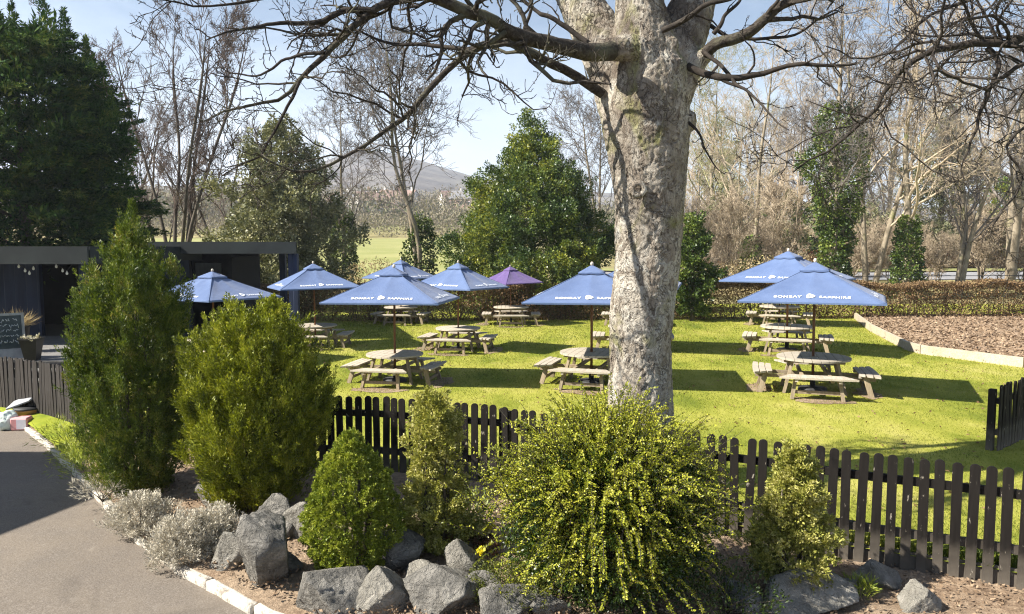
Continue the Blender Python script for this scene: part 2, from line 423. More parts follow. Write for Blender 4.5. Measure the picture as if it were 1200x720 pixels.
def cladding():
    t = NT('navy_cladding'); v = t.coord()
    wv = t.n('ShaderNodeTexWave', wave_type='BANDS', bands_direction='X', wave_profile='SAW', Scale=1.1); t.l(v, wv.inputs['Vector'])
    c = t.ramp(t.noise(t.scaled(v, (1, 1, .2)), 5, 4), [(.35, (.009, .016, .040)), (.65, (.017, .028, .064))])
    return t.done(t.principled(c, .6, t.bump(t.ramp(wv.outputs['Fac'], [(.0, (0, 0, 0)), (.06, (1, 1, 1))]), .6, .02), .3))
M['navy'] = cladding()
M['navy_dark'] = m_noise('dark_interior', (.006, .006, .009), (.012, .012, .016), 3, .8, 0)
M['fascia'] = m_noise('grey_green_fascia', (.009, .012, .0125), (.020, .026, .0255), 1.5, .7, .1)
M['felt'] = m_noise('roof_felt', (.05, .055, .055), (.10, .105, .10), 2, .9, .3)
M['deck'] = wood('grey_deck_boards', (.13, .125, .12), (.25, .24, .23), (1, 12, 1), .8)
M['slate_board'] = m_noise('chalkboard_slate', (.020, .034, .036), (.06, .075, .078), 4, .8, .05)
M['chalk'] = m_noise('chalk', (.42, .46, .48), (.70, .72, .72), 30, .9, 0)
M['board_frame'] = wood('greyed_board_frame', (.22, .23, .23), (.36, .37, .36), (10, 10, 1))
M['pot'] = m_noise('black_glazed_pot', (.012, .011, .011), (.025, .023, .022), 6, .45, .1)
M['bulb'] = m_noise('white_bulb_glass', (.72, .72, .70), (.82, .82, .80), 6, .25, 0)
M['chips'] = None
def chips():
    t = NT('bark_chip_bed'); v = t.pos()
    vo = t.n('ShaderNodeTexVoronoi', feature='F1', Scale=11.0); t.l(t.scaled(v, (1, .6, 1)), vo.inputs['Vector'])
    sep = t.n('ShaderNodeSeparateColor'); t.l(vo.outputs['Color'], sep.inputs[0])
    c = t.ramp(sep.outputs[0], [(0, (.10, .065, .042)), (.5, (.23, .155, .10)), (.85, (.34, .25, .17)), (1, (.44, .35, .25))])
    c = t.mix(t.math('MULTIPLY', t.noise(v, .6, 4), .4), c, (.29, .21, .14))
    return t.done(t.principled(c, .95, t.bump(vo.outputs['Distance'], .8, .04), .1))
M['chips'] = chips()
M['sleeper'] = wood('pale_timber_edging', (.34, .28, .19), (.56, .48, .36), (1, 10, 10))
M['render'] = m_noise('pale_house_render', (.55, .52, .47), (.68, .65, .60), 2, .9, .1)
M['brick'] = m_noise('reddish_stone', (.34, .22, .17), (.44, .30, .24), 2, .9, .1)
M['roof_red'] = m_noise('red_tiles', (.19, .125, .105), (.25, .17, .145), 3, .9, .1)
M['roof_grey'] = m_noise('slate_tiles', (.13, .13, .14), (.20, .20, .21), 3, .8, .1)
M['glass'] = m_noise('dark_window_glass', (.02, .025, .03), (.04, .05, .06), 3, .15, 0, spec=.6)
M['bag'] = m_noise('pale_green_plastic', (.50, .62, .56), (.72, .78, .74), 6, .4, .3, 10)
M['pink'] = m_noise('pink_card', (.62, .26, .27), (.70, .38, .37), 8, .6, .1)
M['white_card'] = m_noise('white_card', (.66, .64, .72), (.80, .78, .82), 8, .6, .1)
M['grey_card'] = m_noise('grey_folded_board', (.20, .21, .23), (.38, .39, .41), 6, .6, .1)
M['orange'] = m_noise('orange_board', (.50, .26, .10), (.62, .36, .18), 6, .6, .1)
# ------------------------------------------------------------------ growing things
def tubes(batches):
    """batches: list of (pts (B,n,3), rad (B,n), sides) -> V, F"""
    Vs, Fs, off = [], [], 0
    for pts, rad, k in batches:
        B, n, _ = pts.shape
        if B == 0: continue
        tan = np.empty_like(pts)
        tan[:, 1:-1] = pts[:, 2:] - pts[:, :-2]; tan[:, 0] = pts[:, 1] - pts[:, 0]; tan[:, -1] = pts[:, -1] - pts[:, -2]
        tan = nrm(tan)
        mean = nrm(pts[:, -1] - pts[:, 0])
        ref = np.where(np.abs(mean[:, 2:3]) < .8, np.array([[0, 0, 1.0]]), np.array([[1.0, 0, 0]]))
        u = nrm(np.cross(tan, np.repeat(ref[:, None], n, 1))); w = np.cross(tan, u)
        a = np.arange(k) * 2 * math.pi / k
        V = pts[:, :, None] + rad[:, :, None, None] * (u[:, :, None] * np.cos(a)[None, None, :, None] + w[:, :, None] * np.sin(a)[None, None, :, None])
        idx = np.arange(B * n * k).reshape(B, n, k) + off
        nx = np.roll(idx, -1, 2)
        Fs.append(np.stack([idx[:, :-1], nx[:, :-1], nx[:, 1:], idx[:, 1:]], -1).reshape(-1, 4))
        Vs.append(V.reshape(-1, 3)); off += B * n * k
    return np.concatenate(Vs), np.concatenate(Fs)

def resample(pl, rad, n):
    pl = np.asarray(pl, float)
    # smooth through the given points
    d = np.r_[0, np.cumsum(np.linalg.norm(np.diff(pl, axis=0), axis=1))]
    t = np.linspace(0, d[-1], n)
    m = np.gradient(pl, d, axis=0) if len(pl) > 2 else None
    out = np.stack([np.interp(t, d, pl[:, i]) for i in range(3)], 1)
    if m is not None:
        k = np.clip(np.searchsorted(d, t, side='right') - 1, 0, len(d) - 2)
        h = (d[k + 1] - d[k])[:, None]; s = ((t - d[k])[:, None]) / h
        out = ((2*s**3-3*s**2+1) * pl[k] + (s**3-2*s**2+s) * h * m[k] + (-2*s**3+3*s**2) * pl[k+1] + (s**3-s**2) * h * m[k+1])
    r = np.interp(t / d[-1], np.linspace(0, 1, len(rad)), rad)
    return out, r

def sprout(g, pts, rad, spec):
    """children of every parent branch, all at once"""
    B, n, _ = pts.shape
    L = np.linalg.norm(np.diff(pts, axis=1), axis=2).sum(1)
    cnt = spec['count']
    if 'per_m' in spec:
        cnts = np.maximum(1, (L * spec['per_m'] * g.uniform(.7, 1.3, B)).astype(int))
    else:
        cnts = np.maximum(0, np.round(cnt * g.uniform(.7, 1.3, B))).astype(int)
    par = np.repeat(np.arange(B), cnts)
    C = len(par)
    t0, t1 = spec.get('t', (.25, 1.0))
    t = t0 + (t1 - t0) * g.random(C) ** spec.get('tpow', .8)
    f = t * (n - 1); i = np.minimum(f.astype(int), n - 2); fr = (f - i)[:, None]
    start = pts[par, i] * (1 - fr) + pts[par, i + 1] * fr
    tan = nrm(pts[par, i + 1] - pts[par, i])
    pr = rad[par, i] * (1 - fr[:, 0]) + rad[par, i + 1] * fr[:, 0]
    perp = nrm(np.cross(tan, g.normal(size=(C, 3))))
    if 'flat' in spec:                       # prefer sideways/upward
        perp = nrm(perp + np.array([0, 0, spec['flat']]))
        perp = nrm(perp - tan * (perp * tan).sum(1, keepdims=True))
    ang = np.radians(g.normal(spec['angle'], spec.get('aspread', 12), C))[:, None]
    d = nrm(tan * np.cos(ang) + perp * np.sin(ang))
    length = L[par] * spec['ratio'] * g.uniform(.55, 1.25, C) * (1 - spec.get('fall', .45) * t)
    if 'len' in spec: length = spec['len'] * g.uniform(.5, 1.4, C)
    length = np.minimum(length, spec.get('maxlen', 99))
    m = spec['npts']
    out = np.empty((C, m, 3)); out[:, 0] = start
    step = (length / (m - 1))[:, None]
    for k in range(1, m):
        d = nrm(d + g.normal(size=(C, 3)) * spec['wiggle'] + np.array([0, 0, spec.get('trop', 0.0)]))
        out[:, k] = out[:, k - 1] + d * step
    r0 = np.minimum(pr * spec['rr'], spec.get('rmax', 9)) * g.uniform(.75, 1.05, C)
    r0 = np.maximum(r0, spec['rmin'])
    tip = spec.get('tip', .35)
    r = r0[:, None] * np.linspace(1, tip, m)[None]
    r = np.maximum(r, spec['rmin'] * .7)
    return out, r

def grow_tree(seed, seeds, specs, sides=(8, 5, 3, 3, 3)):
    """seeds: list of (polyline, radii). Returns V, F of everything and the last-level points"""
    g = np.random.default_rng(seed)
    batches = []
    n = 12
    pr = [resample(p, r, n) for p, r in seeds]
    pts = np.stack([a for a, _ in pr]); rad = np.stack([b for _, b in pr])
    batches.append((pts, rad, sides[0]))
    lv = [(pts, rad)]
    for k, s in enumerate(specs):
        src = lv[s.get('src', -1)]
        c = sprout(g, src[0], src[1], s)
        batches.append((c[0], c[1], sides[min(k + 1, len(sides) - 1)]))
        lv.append(c)
    V, F = tubes(batches)
    return V, F, lv

def leaves(g, pos, dirs, length, width, name='leaves', curl=.0):
    """one rhombic leaf per position"""
    N = len(pos)
    dirs = nrm(dirs)
    side = nrm(np.cross(dirs, g.normal(size=(N, 3))))
    L = (length * g.uniform(.65, 1.25, N))[:, None]; W = (width * g.uniform(.7, 1.2, N))[:, None]
    nrml = np.cross(dirs, side)
    a = pos; b = pos + dirs * L * .45 + side * W * .5 + nrml * L * curl; c = pos + dirs * L; d = pos + dirs * L * .45 - side * W * .5 + nrml * L * curl
    V = np.stack([a, b, c, d], 1).reshape(-1, 3)
    F = np.arange(N * 4).reshape(N, 4)
    return V, F

def merge(parts):
    Vs, Fs, o = [], [], 0
    for V, F in parts:
        Vs.append(V); Fs.append(F + o); o += len(V)
    return np.concatenate(Vs), np.concatenate(Fs)

def plumes(g, base, axis, plen, per, leaf_len, leaf_w, spread=.28, fan=.7, tpow=.8):
    """plumes of small leaves round an axis; base, axis (N,3), plen (N,)"""
    N = len(base); axis = nrm(axis)
    t = g.random((N, per)) ** tpow
    rad = nrm(np.cross(axis[:, None], g.normal(size=(N, per, 3))))
    rr = spread * plen[:, None] * (1 - t * .75) * g.random((N, per)) ** .5
    pos = base[:, None] + axis[:, None] * (plen[:, None] * t)[..., None] + rad * rr[..., None]
    d = axis[:, None] + rad * fan + g.normal(size=(N, per, 3)) * .25
    return leaves(g, pos.reshape(-1, 3), d.reshape(-1, 3), leaf_len, leaf_w)

def sprays(g, pos, axis, nsub, slen, swid, per, plen, leaf_len, leaf_w, fan=.6, spread=.28, sub_out=.55, flat=1.0):
    """bigger boughs, each a fan of plumes, so that gaps open between them"""
    N = len(pos); axis = nrm(axis)
    k = g.uniform(.55, 1.35, N)
    t = g.random((N, nsub)); rad = nrm(np.cross(axis[:, None], g.normal(size=(N, nsub, 3)))) * np.array([1, 1, flat])
    L = (slen * k)[:, None, None]; W = (swid * k)[:, None, None]
    b = pos[:, None] - axis[:, None] * L * .75 + axis[:, None] * L * t[..., None] + rad * W * (1 - .8 * t[..., None]) * g.random((N, nsub, 1)) ** .5
    ax = axis[:, None] + rad * sub_out * (1 - .5 * t[..., None]) + g.normal(size=(N, nsub, 3)) * .15
    return plumes(g, b.reshape(-1, 3), ax.reshape(-1, 3), (plen * g.uniform(.7, 1.25, N * nsub)), per, leaf_len, leaf_w, spread, fan)

def shell_points(g, N, zs, rs, inner=.7, lump=.12, seed=0.0, lscale=2.5, zpow=1.0, yscale=1.0):
    """points near the surface of a body of revolution with a lumpy skin; returns pos, outward normal"""
    zs = np.asarray(zs, float); rs = np.asarray(rs, float)
    zz = np.linspace(zs[0], zs[-1], 400); rr = np.interp(zz, zs, rs)
    w = rr + .03; cdf = np.cumsum(w) / w.sum()
    z = np.interp(g.random(N), cdf, zz); r = np.interp(z, zs, rs)
    a = g.random(N) * 2 * math.pi
    q = inner + (1 - inner) * g.random(N) ** .5
    lm = np.array([mnoise.noise(Vector((math.cos(x) * lscale * .8 + seed, math.sin(x) * lscale * .8 - seed, zc * lscale))) for x, zc in zip(a, z / max(rs.max(), .01))])
    r = r * q * (1 + lump * 1.6 * lm)
    pos = np.stack([r * np.cos(a), r * np.sin(a) * yscale, z], 1)
    dr = np.interp(z + .05, zs, rs) - np.interp(z - .05, zs, rs)
    nor = nrm(np.stack([np.cos(a), np.sin(a), -dr / .1], 1))
    return pos, nor

# ------------------------------------------------------------------ setting
def terrain(x, y):
    x = np.asarray(x, float); y = np.asarray(y, float)
    s = np.clip((x + 4) / 18, 0, 1); s = s * s * (3 - 2 * s)
    slope = .040 * (1 - s) + .014 * s
    z = np.clip(y - 38, 0, 112) * slope
    sx = np.clip((x + 20) / 90, 0, 1)
    z = z + np.clip(y - 150, 0, 250) * (.085 * (1 - sx) + .06 * sx)
    px = 600 + x / np.maximum(y, 1) * FPX
    sil = np.interp(px, [-900, -200, 100, 170, 260, 310, 350, 385, 420, 450, 480, 520, 565, 640, 800, 1200, 2200],
                    [262, 242, 226, 221, 217, 208, 199, 189, 181, 179, 184, 198, 210, 222, 236, 246, 262])
    top = CAMZ + (290 - sil) * 1300 / FPX
    k = np.clip((y - 400) / 900, 0, 1)
    base400 = 112 * slope + 250 * (.085 * (1 - sx) + .06 * sx)
    z = np.where(y > 400, base400 + (top - base400) * k * (.55 + .45 * k), z)
    z = np.where(y > 1300, top * np.clip(1 - (y - 1300) / 3000, 0, 1), z)
    low = np.clip((36 - y) / 3, 0, 1)
    return z - .5 * low

def build_setting():
    # one sheet of ground out to the hills
    ys = np.r_[np.linspace(-40, 60, 41), np.linspace(64, 400, 60), np.linspace(420, 3000, 60)]
    us = np.linspace(-1.35, 1.35, 121)
    Y, U = np.meshgrid(ys, us, indexing='ij')
    X = U * (np.maximum(Y, 0) + 60)
    Z = terrain(X, Y)
    nz = np.array([mnoise.fractal(Vector((x / 120, y / 120, 3.1)), 1, 2, 4) for x, y in zip(X.ravel(), Y.ravel())]).reshape(X.shape)
    Z = Z + nz * np.clip((Y - 300) / 900, 0, 1) * 9
    V = np.stack([X, Y, Z], -1).reshape(-1, 3)
    a = np.arange(len(ys) * len(us)).reshape(len(ys), len(us))
    F = np.stack([a[:-1, :-1], a[:-1, 1:], a[1:, 1:], a[1:, :-1]], -1).reshape(-1, 4)
    t = NT('far_ground'); v = t.pos()
    sep = t.n('ShaderNodeSeparateXYZ'); t.l(v, sep.inputs[0])
    near = t.ramp(t.noise(v, .15, 5), [(.35, (.16, .14, .06)), (.65, (.30, .26, .13))])
    hill = t.ramp(t.noise(v, .010, 6, .6), [(.35, (.060, .056, .058)), (.5, (.115, .102, .10)), (.66, (.17, .155, .13))])
    fld = t.n('ShaderNodeTexVoronoi', Scale=.008); t.l(v, fld.inputs['Vector'])
    sc = t.n('ShaderNodeSeparateColor'); t.l(fld.outputs['Color'], sc.inputs[0])
    slope = t.ramp(sc.outputs[0], [(.0, (.19, .20, .08)), (.4, (.17, .14, .09)), (.8, (.12, .105, .075))], 'CONSTANT')
    k1 = t.n('ShaderNodeMapRange'); t.l(sep.outputs['Y'], k1.inputs[0]); k1.inputs[1].default_value = 160; k1.inputs[2].default_value = 200
    k2 = t.n('ShaderNodeMapRange'); t.l(sep.outputs['Y'], k2.inputs[0]); k2.inputs[1].default_value = 420; k2.inputs[2].default_value = 560
    c = t.mix(k2.outputs[0], t.mix(k1.outputs[0], near, slope), hill)
    gm = t.done(t.principled(c, .95, t.bump(t.noise(v, .05, 6), .6, 6), .05))
    tag(link('ground', mesh('ground', V, F, True), gm), kind='structure')

    # pasture beyond the garden
    ys = np.linspace(46, 150, 30); xs = np.linspace(0, 1, 20)
    Y, U = np.meshgrid(ys, xs, indexing='ij'); X = -60 * (Y / 60) ** .5 + U * (60 * (Y / 60) ** .5 + 2)
    V = np.stack([X, Y, terrain(X, Y) + .05], -1).reshape(-1, 3)
    a = np.arange(600).reshape(30, 20)
    F = np.stack([a[:-1, :-1], a[:-1, 1:], a[1:, 1:], a[1:, :-1]], -1).reshape(-1, 4)
    tag(link('field', mesh('field', V, F, True), M['field']), kind='structure')

    # the road behind the hedge
    xs = np.linspace(4, 120, 40)
    V, F = [], []
    for i, x in enumerate(xs):
        y0 = 56 + (x - 30) * .10; y1 = y0 + 11
        for y in (y0, y1): V.append((x, y, float(terrain(x, y)) + .06))
    for i in range(39): F.append((2 * i, 2 * i + 2, 2 * i + 3, 2 * i + 1))
    tag(link('road', mesh('road', V, F), M['road']), kind='structure')
    V2, F2 = [], []
    for i, x in enumerate(xs):
        y0 = 67.2 + (x - 30) * .10; y1 = y0 + 5
        for y in (y0, y1): V2.append((x, y, float(terrain(x, y)) + .16))
    for i in range(39): F2.append((2 * i, 2 * i + 2, 2 * i + 3, 2 * i + 1))
    tag(link('grass_verge', mesh('verge', V2, F2), M['field']), kind='structure')

    # driveway
    V = [(-40, -10, -.15), (9, -10, -.15), (9, 20, -.15), (-40, 20, -.15)]
    tag(link('driveway', mesh('driveway', V, [(0, 1, 2, 3)]), M['asphalt']), kind='structure')

    # lawn, bounded in front by the fence line
    bd = [tuple(p[:2]) for p in FENCE_LEFT] + [tuple(p[:2]) for p in FENCE_FRONT] + [(30, -3.0), (34, 36), (-34, 36), (-34, 13.6)]
    bm = bmesh.new()
    vs = [bm.verts.new((x, y, 0)) for x, y in bd]
    f = bm.faces.new(vs)
    if f.normal.z < 0: f.normal_flip()
    bmesh.ops.triangulate(bm, faces=[f])
    me = bpy.data.meshes.new('lawn'); bm.to_mesh(me); bm.free()
    tag(link('lawn', me, M['lawn']), kind='structure')

def lerp_poly(P_, n):
    P_ = np.asarray(P_, float)
    d = np.r_[0, np.cumsum(np.linalg.norm(np.diff(P_, axis=0), axis=1))]
    t = np.linspace(0, d[-1], n)
    return np.stack([np.interp(t, d, P_[:, i]) for i in range(P_.shape[1])], 1)

# lines on the ground, read off the photograph at their own heights
FT = .90
FENCE_LEFT = [G(-60, 411, FT)[:2], G(0, 418, FT)[:2], G(50, 424, FT)[:2], G(95, 434, FT)[:2]]
FENCE_FRONT = [G(320, 463.5, FT)[:2], G(437, 466.5, FT)[:2], G(590, 477, FT)[:2], G(815, 505, FT)[:2], G(1000, 528, FT)[:2], G(1185, 548, FT)[:2], G(1420, 577, FT)[:2]]
KERB = [G(x, y, -.1)[:2] for x, y in [(-60, 489), (0, 487), (33, 500), (60, 523), (95, 556), (125, 590), (160, 626), (215, 667), (270, 697), (326, 722), (415, 755)]]

def build_bed():
    inner = np.array([p + (p / np.linalg.norm(p)) * .12 for p in [np.array(FENCE_LEFT[1]), np.array(FENCE_LEFT[2]), np.array(FENCE_LEFT[3]), *[np.array(p) for p in FENCE_FRONT[:6]], np.array([6.0, 4.9])]])
    outer = np.array([*KERB[1:], (0.6, 4.9), (2.2, 4.3), (4.2, 3.6), (6.2, 3.0)])
    n, m = 150, 46
    A = lerp_poly(outer, n); B = lerp_poly(inner, n)
    # match by arc length, but keep left ends together
    s = np.linspace(0, 1, m)[None, :, None]
    XY = A[:, None] * (1 - s) + B[:, None] * s
    ss = s[..., 0]
    rt = np.clip((XY[..., 0] - .2) / 1.6, 0, 1)
    Z = -.09 + (.085 - .125 * rt) * np.clip(ss * 1.6, 0, 1)
    flat = XY.reshape(-1, 2)
    nz = np.array([mnoise.fractal(Vector((x * 2.4, y * 2.4, 1.0)), 1, 2, 5) for x, y in flat]).reshape(n, m)
    Z = Z + nz * .035 * np.clip(np.minimum(ss * 8, (1 - ss) * 8), 0, 1)
    V = np.concatenate([flat, Z.reshape(-1, 1)], 1)
    a = np.arange(n * m).reshape(n, m)
    F = np.stack([a[:-1, :-1], a[1:, :-1], a[1:, 1:], a[:-1, 1:]], -1).reshape(-1, 4)
    tag(link('planting_bed', mesh('bed', V, F, True), M['soil']), kind='structure')
    # grass strip between the drive's kerb and the curved fence
    k = lerp_poly(np.array(KERB[0:5]), 40); f = lerp_poly(np.array([*FENCE_LEFT[0:4]]), 40)
    s = np.linspace(.03, 1.0, 10)[None, :, None]
    XY = k[:, None] * (1 - s) + f[:, None] * s
    V = np.concatenate([XY.reshape(-1, 2), np.full((400, 1), .0) + np.repeat(np.linspace(-.05, .03, 10)[None], 40, 0).reshape(-1, 1)], 1)
    a = np.arange(400).reshape(40, 10)
    F = np.stack([a[:-1, :-1], a[1:, :-1], a[1:, 1:], a[:-1, 1:]], -1).reshape(-1, 4)
    tag(link('grass_strip', mesh('verge_strip', V, F, True), M['verge']), kind='structure')
    return XY.reshape(-1, 2)

def build_kerb():
    g = np.random.default_rng(3)
    c = lerp_poly(np.array(KERB), 400)
    d = np.r_[0, np.cumsum(np.linalg.norm(np.diff(c, axis=0), axis=1))]
    pos = 0.0; first = True
    while pos < d[-1] - .3:
        L = g.uniform(.45, .85)
        a = np.array([np.interp(pos + .005, d, c[:, i]) for i in range(2)]); b = np.array([np.interp(min(pos + L - .005, d[-1]), d, c[:, i]) for i in range(2)])
        ang = math.atan2(*(b - a)[::-1])
        mb = MB(); LL = np.linalg.norm(b - a)
        mb.box((0, 0, 0), (LL, g.uniform(.065, .095), .20), bev=.012)
        bmesh.ops.subdivide_edges(mb.bm, edges=mb.bm.edges[:], cuts=3, use_grid_fill=True)
        for v in mb.bm.verts:
            v.co += Vector((mnoise.noise(v.co * 9 + Vector((pos * 7, 0, 0))), mnoise.noise(v.co * 9 + Vector((0, pos * 7, 5))), mnoise.noise(v.co * 8 + Vector((0, 9, pos * 7))))) * .012
        o = mb.build('kerb_stone', M['kerb'])
        for p_ in o.data.polygons: p_.use_smooth = True
        o.location = (*((a + b) / 2), -.185 + g.uniform(-.010, .010)); o.rotation_euler = (g.normal(0, .03), g.normal(0, .02), ang + g.normal(0, .03))
        tag(o, 'white painted rough kerb stone edging the curved driveway', 'kerb stone', 'white kerb stones along the driveway')
        pos += L

def scatter_grass():
    g = np.random.default_rng(11)
    # blades thin out with distance
    N = 420000
    y = 6.0 + (g.random(N) ** 1.55) * 29
    x = g.uniform(-.80, .80, N) * (y + 1.0)
    # keep points behind the fence line and off the bark-chip bed
    fl = np.array([*FENCE_LEFT, *FENCE_FRONT])
    fy = np.interp(x, fl[:, 0], fl[:, 1])
    keep = (y > fy + .1) & ~inside_chips(x, y) & ~((x < -6.6) & (y > 11.5))
    x, y = x[keep], y[keep]; n = len(x)
    pos = np.stack([x, y, np.full(n, -.005)], 1)
    d = g.normal(size=(n, 3)) * .55; d[:, 2] = 1
    sc = np.clip(y / 14, .8, 1.6)
    # longer, unmown blades at the foot of the fences
    k = 7000; line = lerp_poly(np.array(FENCE_FRONT) + np.array([.05, .10]), 400); i = g.integers(0, 400, k)
    ex = np.c_[line[i] + g.normal(0, .035, (k, 2)), np.full(k, -.01)]
    de = g.normal(size=(k, 3)) * .5; de[:, 2] = 1
    pos = np.concatenate([pos, ex]); d = np.concatenate([d, de]); sc = np.concatenate([sc, g.uniform(1.0, 3.2, k)])
    V, F = leaves(g, pos, d, .040 * sc, .0075 * np.minimum(sc, 1.6))
    tag(link('lawn_grass', mesh('lawn_grass', V, F), M['grass_blade']), 'short yellow-green mown grass over the whole lawn', 'grass', kind='stuff')

def scatter_fallen():
    g = np.random.default_rng(71); n = 1500
    y = 7.5 + 20 * g.random(n) ** 1.3; x = g.uniform(-.6, .75, n) * y
    fl = np.array([*FENCE_LEFT, *FENCE_FRONT]); k = (y > np.interp(x, fl[:, 0], fl[:, 1]) + .2) & ~inside_chips(x, y); x, y = x[k], y[k]
    d = g.normal(size=(len(x), 3)); d[:, 2] *= .25
    V, F = leaves(g, np.c_[x, y, np.full(len(x), .03)], d, .055, .034, curl=.12)
    tag(link('fallen_leaves', mesh('fallen_leaves', V, F), M['beech']), 'few brown fallen leaves scattered over the lawn', 'fallen leaves', kind='stuff')

CH = [G(1000, 372), G(1020, 388), G(1062, 410), G(1080, 415), G(1200, 431)]
CHIP_POLY = [tuple(p[:2]) for p in CH] + [(24, 15.8), (30, 30.5), (tuple(CH[0][:2])[0] - .1, 29.4)]
def inside_chips(x, y):
    c = np.zeros(len(x), bool); n = len(CHIP_POLY)
    for i in range(n):
        x1, y1 = CHIP_POLY[i]; x2, y2 = CHIP_POLY[(i + 1) % n]
        cond = ((y1 > y) != (y2 > y)) & (x < (x2 - x1) * (y - y1) / ((y2 - y1) or 1e-9) + x1)
        c ^= cond
    return c

def build_chips():
    V = [(x, y, .06) for x, y in CHIP_POLY]
    bm = bmesh.new(); f = bm.faces.new([bm.verts.new(v) for v in V])
    f.normal_update()
    if f.normal.z < 0: f.normal_flip()
    bmesh.ops.triangulate(bm, faces=[f]); me = bpy.data.meshes.new('bark_bed'); bm.to_mesh(me); bm.free()
    tag(link('bark_chip_bed', me, M['chips']), kind='structure')
    g = np.random.default_rng(5); N = 40000
    x = g.uniform(7, 24, N); y = g.uniform(14, 31, N); k = inside_chips(x, y); x, y = x[k], y[k]; n = len(x)
    d = g.normal(size=(n, 3)); d[:, 2] *= .35
    V, F = leaves(g, np.stack([x, y, np.full(n, .07)], 1), d, .11, .055)
    tag(link('bark_chips', mesh('chips', V, F), M['dry_bits']), 'reddish brown bark chips covering the bed by the lawn', 'bark chips', kind='stuff')
    # timber edging: boards end to end
    pts = [np.array(p[:2]) for p in CH] + [np.array((24.0, 15.8))]
    t = empty('timber_edging', (*pts[2], 0)); tag(t, 'low pale timber edging between lawn and bark chip bed', 'garden edging')
    for a, b in zip(pts[:-1], pts[1:]):
        n = max(1, round(np.linalg.norm(b - a) / 2.6))
        for i in range(n):
            p, q = a + (b - a) * i / n, a + (b - a) * (i + 1) / n
            u = (q - p) / np.linalg.norm(q - p)
            mb = MB(); mb.beam((*(p + u * .004 - pts[2]), .11), (*(q - u * .004 - pts[2]), .11), .09, .24)
            mb.build('board', M['sleeper'], t)
# ------------------------------------------------------------------ tables and parasols
def make_table():
    r = empty('picnic_table')
    RT, n = .62, 9
    mb = MB(); w = 2 * RT / n
    for i in range(n):
        x0, x1 = -RT + i * w + .004, -RT + (i + 1) * w - .004
        xs = np.linspace(x0, x1, 5)
        top = [(x, math.sqrt(max(RT * RT - x * x, 0)) + .001) for x in xs]
        segs = [[(x, -y) for x, y in top] + [(x, y) for x, y in top[::-1]]]
        if i == n // 2:                                      # the parasol hole
            h = .03
            segs = [[(x, -y) for x, y in top] + [(x1, -h), (x0, -h)], [(x0, h), (x1, h)] + [(x, y) for x, y in top[::-1]]]
        for s in segs: mb.prism(s, .695, .735)
    mb.build('tabletop', M['table_wood'], r)
    mb = MB()
    mb.beam((-.5, .17, .655), (.5, .17, .655), .07, .075); mb.beam((-.5, -.17, .655), (.5, -.17, .655), .07, .075)
    mb.build('top_bearer', M['leg_wood'], r)
    for sx in (-1, 1):
        for sy in (-1, 1):
            mb = MB(); mb.beam((sx * .36, sy * .25, .69), (sx * .50, sy * .36, .0), .085, .05)
            mb.build('leg', M['leg_wood'], r)
    for k in range(2):
        mb = MB(); c, s = math.cos(k * math.pi / 2), math.sin(k * math.pi / 2)
        z = .335 + k * .075
        for off in (-.22, .22):
            a = (-.98 * c - off * s, -.98 * s + off * c, z); b = (.98 * c - off * s, .98 * s + off * c, z)
            mb.beam(a, b, .05, .07)
        mb.build('cross_beam', M['leg_wood'], r)
    for k in range(4):
        a = k * math.pi / 2
        b = link('bench', bench_mesh(), M['table_wood'], r, None, a)
        for sx in (-1, 1):
            m2 = MB(); m2.beam((.80, sx * .34, .43), (.90, sx * .40, 0), .055, .085); m2.build('bench_leg', M['leg_wood'], b)
        m2 = MB(); m2.beam((.86, -.36, .15), (.86, .36, .15), .035, .07); m2.build('stretcher', M['leg_wood'], b)
    return r

_bench = []
def bench_mesh():
    if _bench: return _bench[0]
    mb = MB()
    for i, (r0, r1) in enumerate(((.70, .80), (.81, .91), (.92, 1.02))):
        h0, h1 = r0 * .60, r1 * .60
        # ends cut on the radius, outer edge slightly bowed
        poly = [(r0, -h0), (r1 - .02, -h1), (r1, -h1 * .6), (r1 + .006, 0), (r1, h1 * .6), (r1 - .02, h1), (r0, h0), (r0 + .006, 0)]
        mb.prism(poly, .43, .468)
    mb.beam((.70, -.30, .40), (1.0, -.34, .40), .05, .055); mb.beam((.70, .30, .40), (1.0, .34, .40), .05, .055)
    _bench.append(mb.me('bench')); return _bench[0]

A_UMB, DROP, TOPZ = 1.20, .66, 2.44
def canopy_z(x, y, lift=0.0):
    r = np.maximum(np.abs(x), np.abs(y)) / A_UMB
    mn = np.minimum(np.abs(x), np.abs(y)) / A_UMB
    ridge = mn / np.maximum(r, 1e-6)                       # 1 on a corner rib, 0 mid panel
    sag = .028 * np.sin(np.pi * np.clip(r, 0, 1)) * (np.sin(np.pi * np.clip(ridge, 0, 1)))
    return TOPZ - DROP * r ** .93 - sag + lift

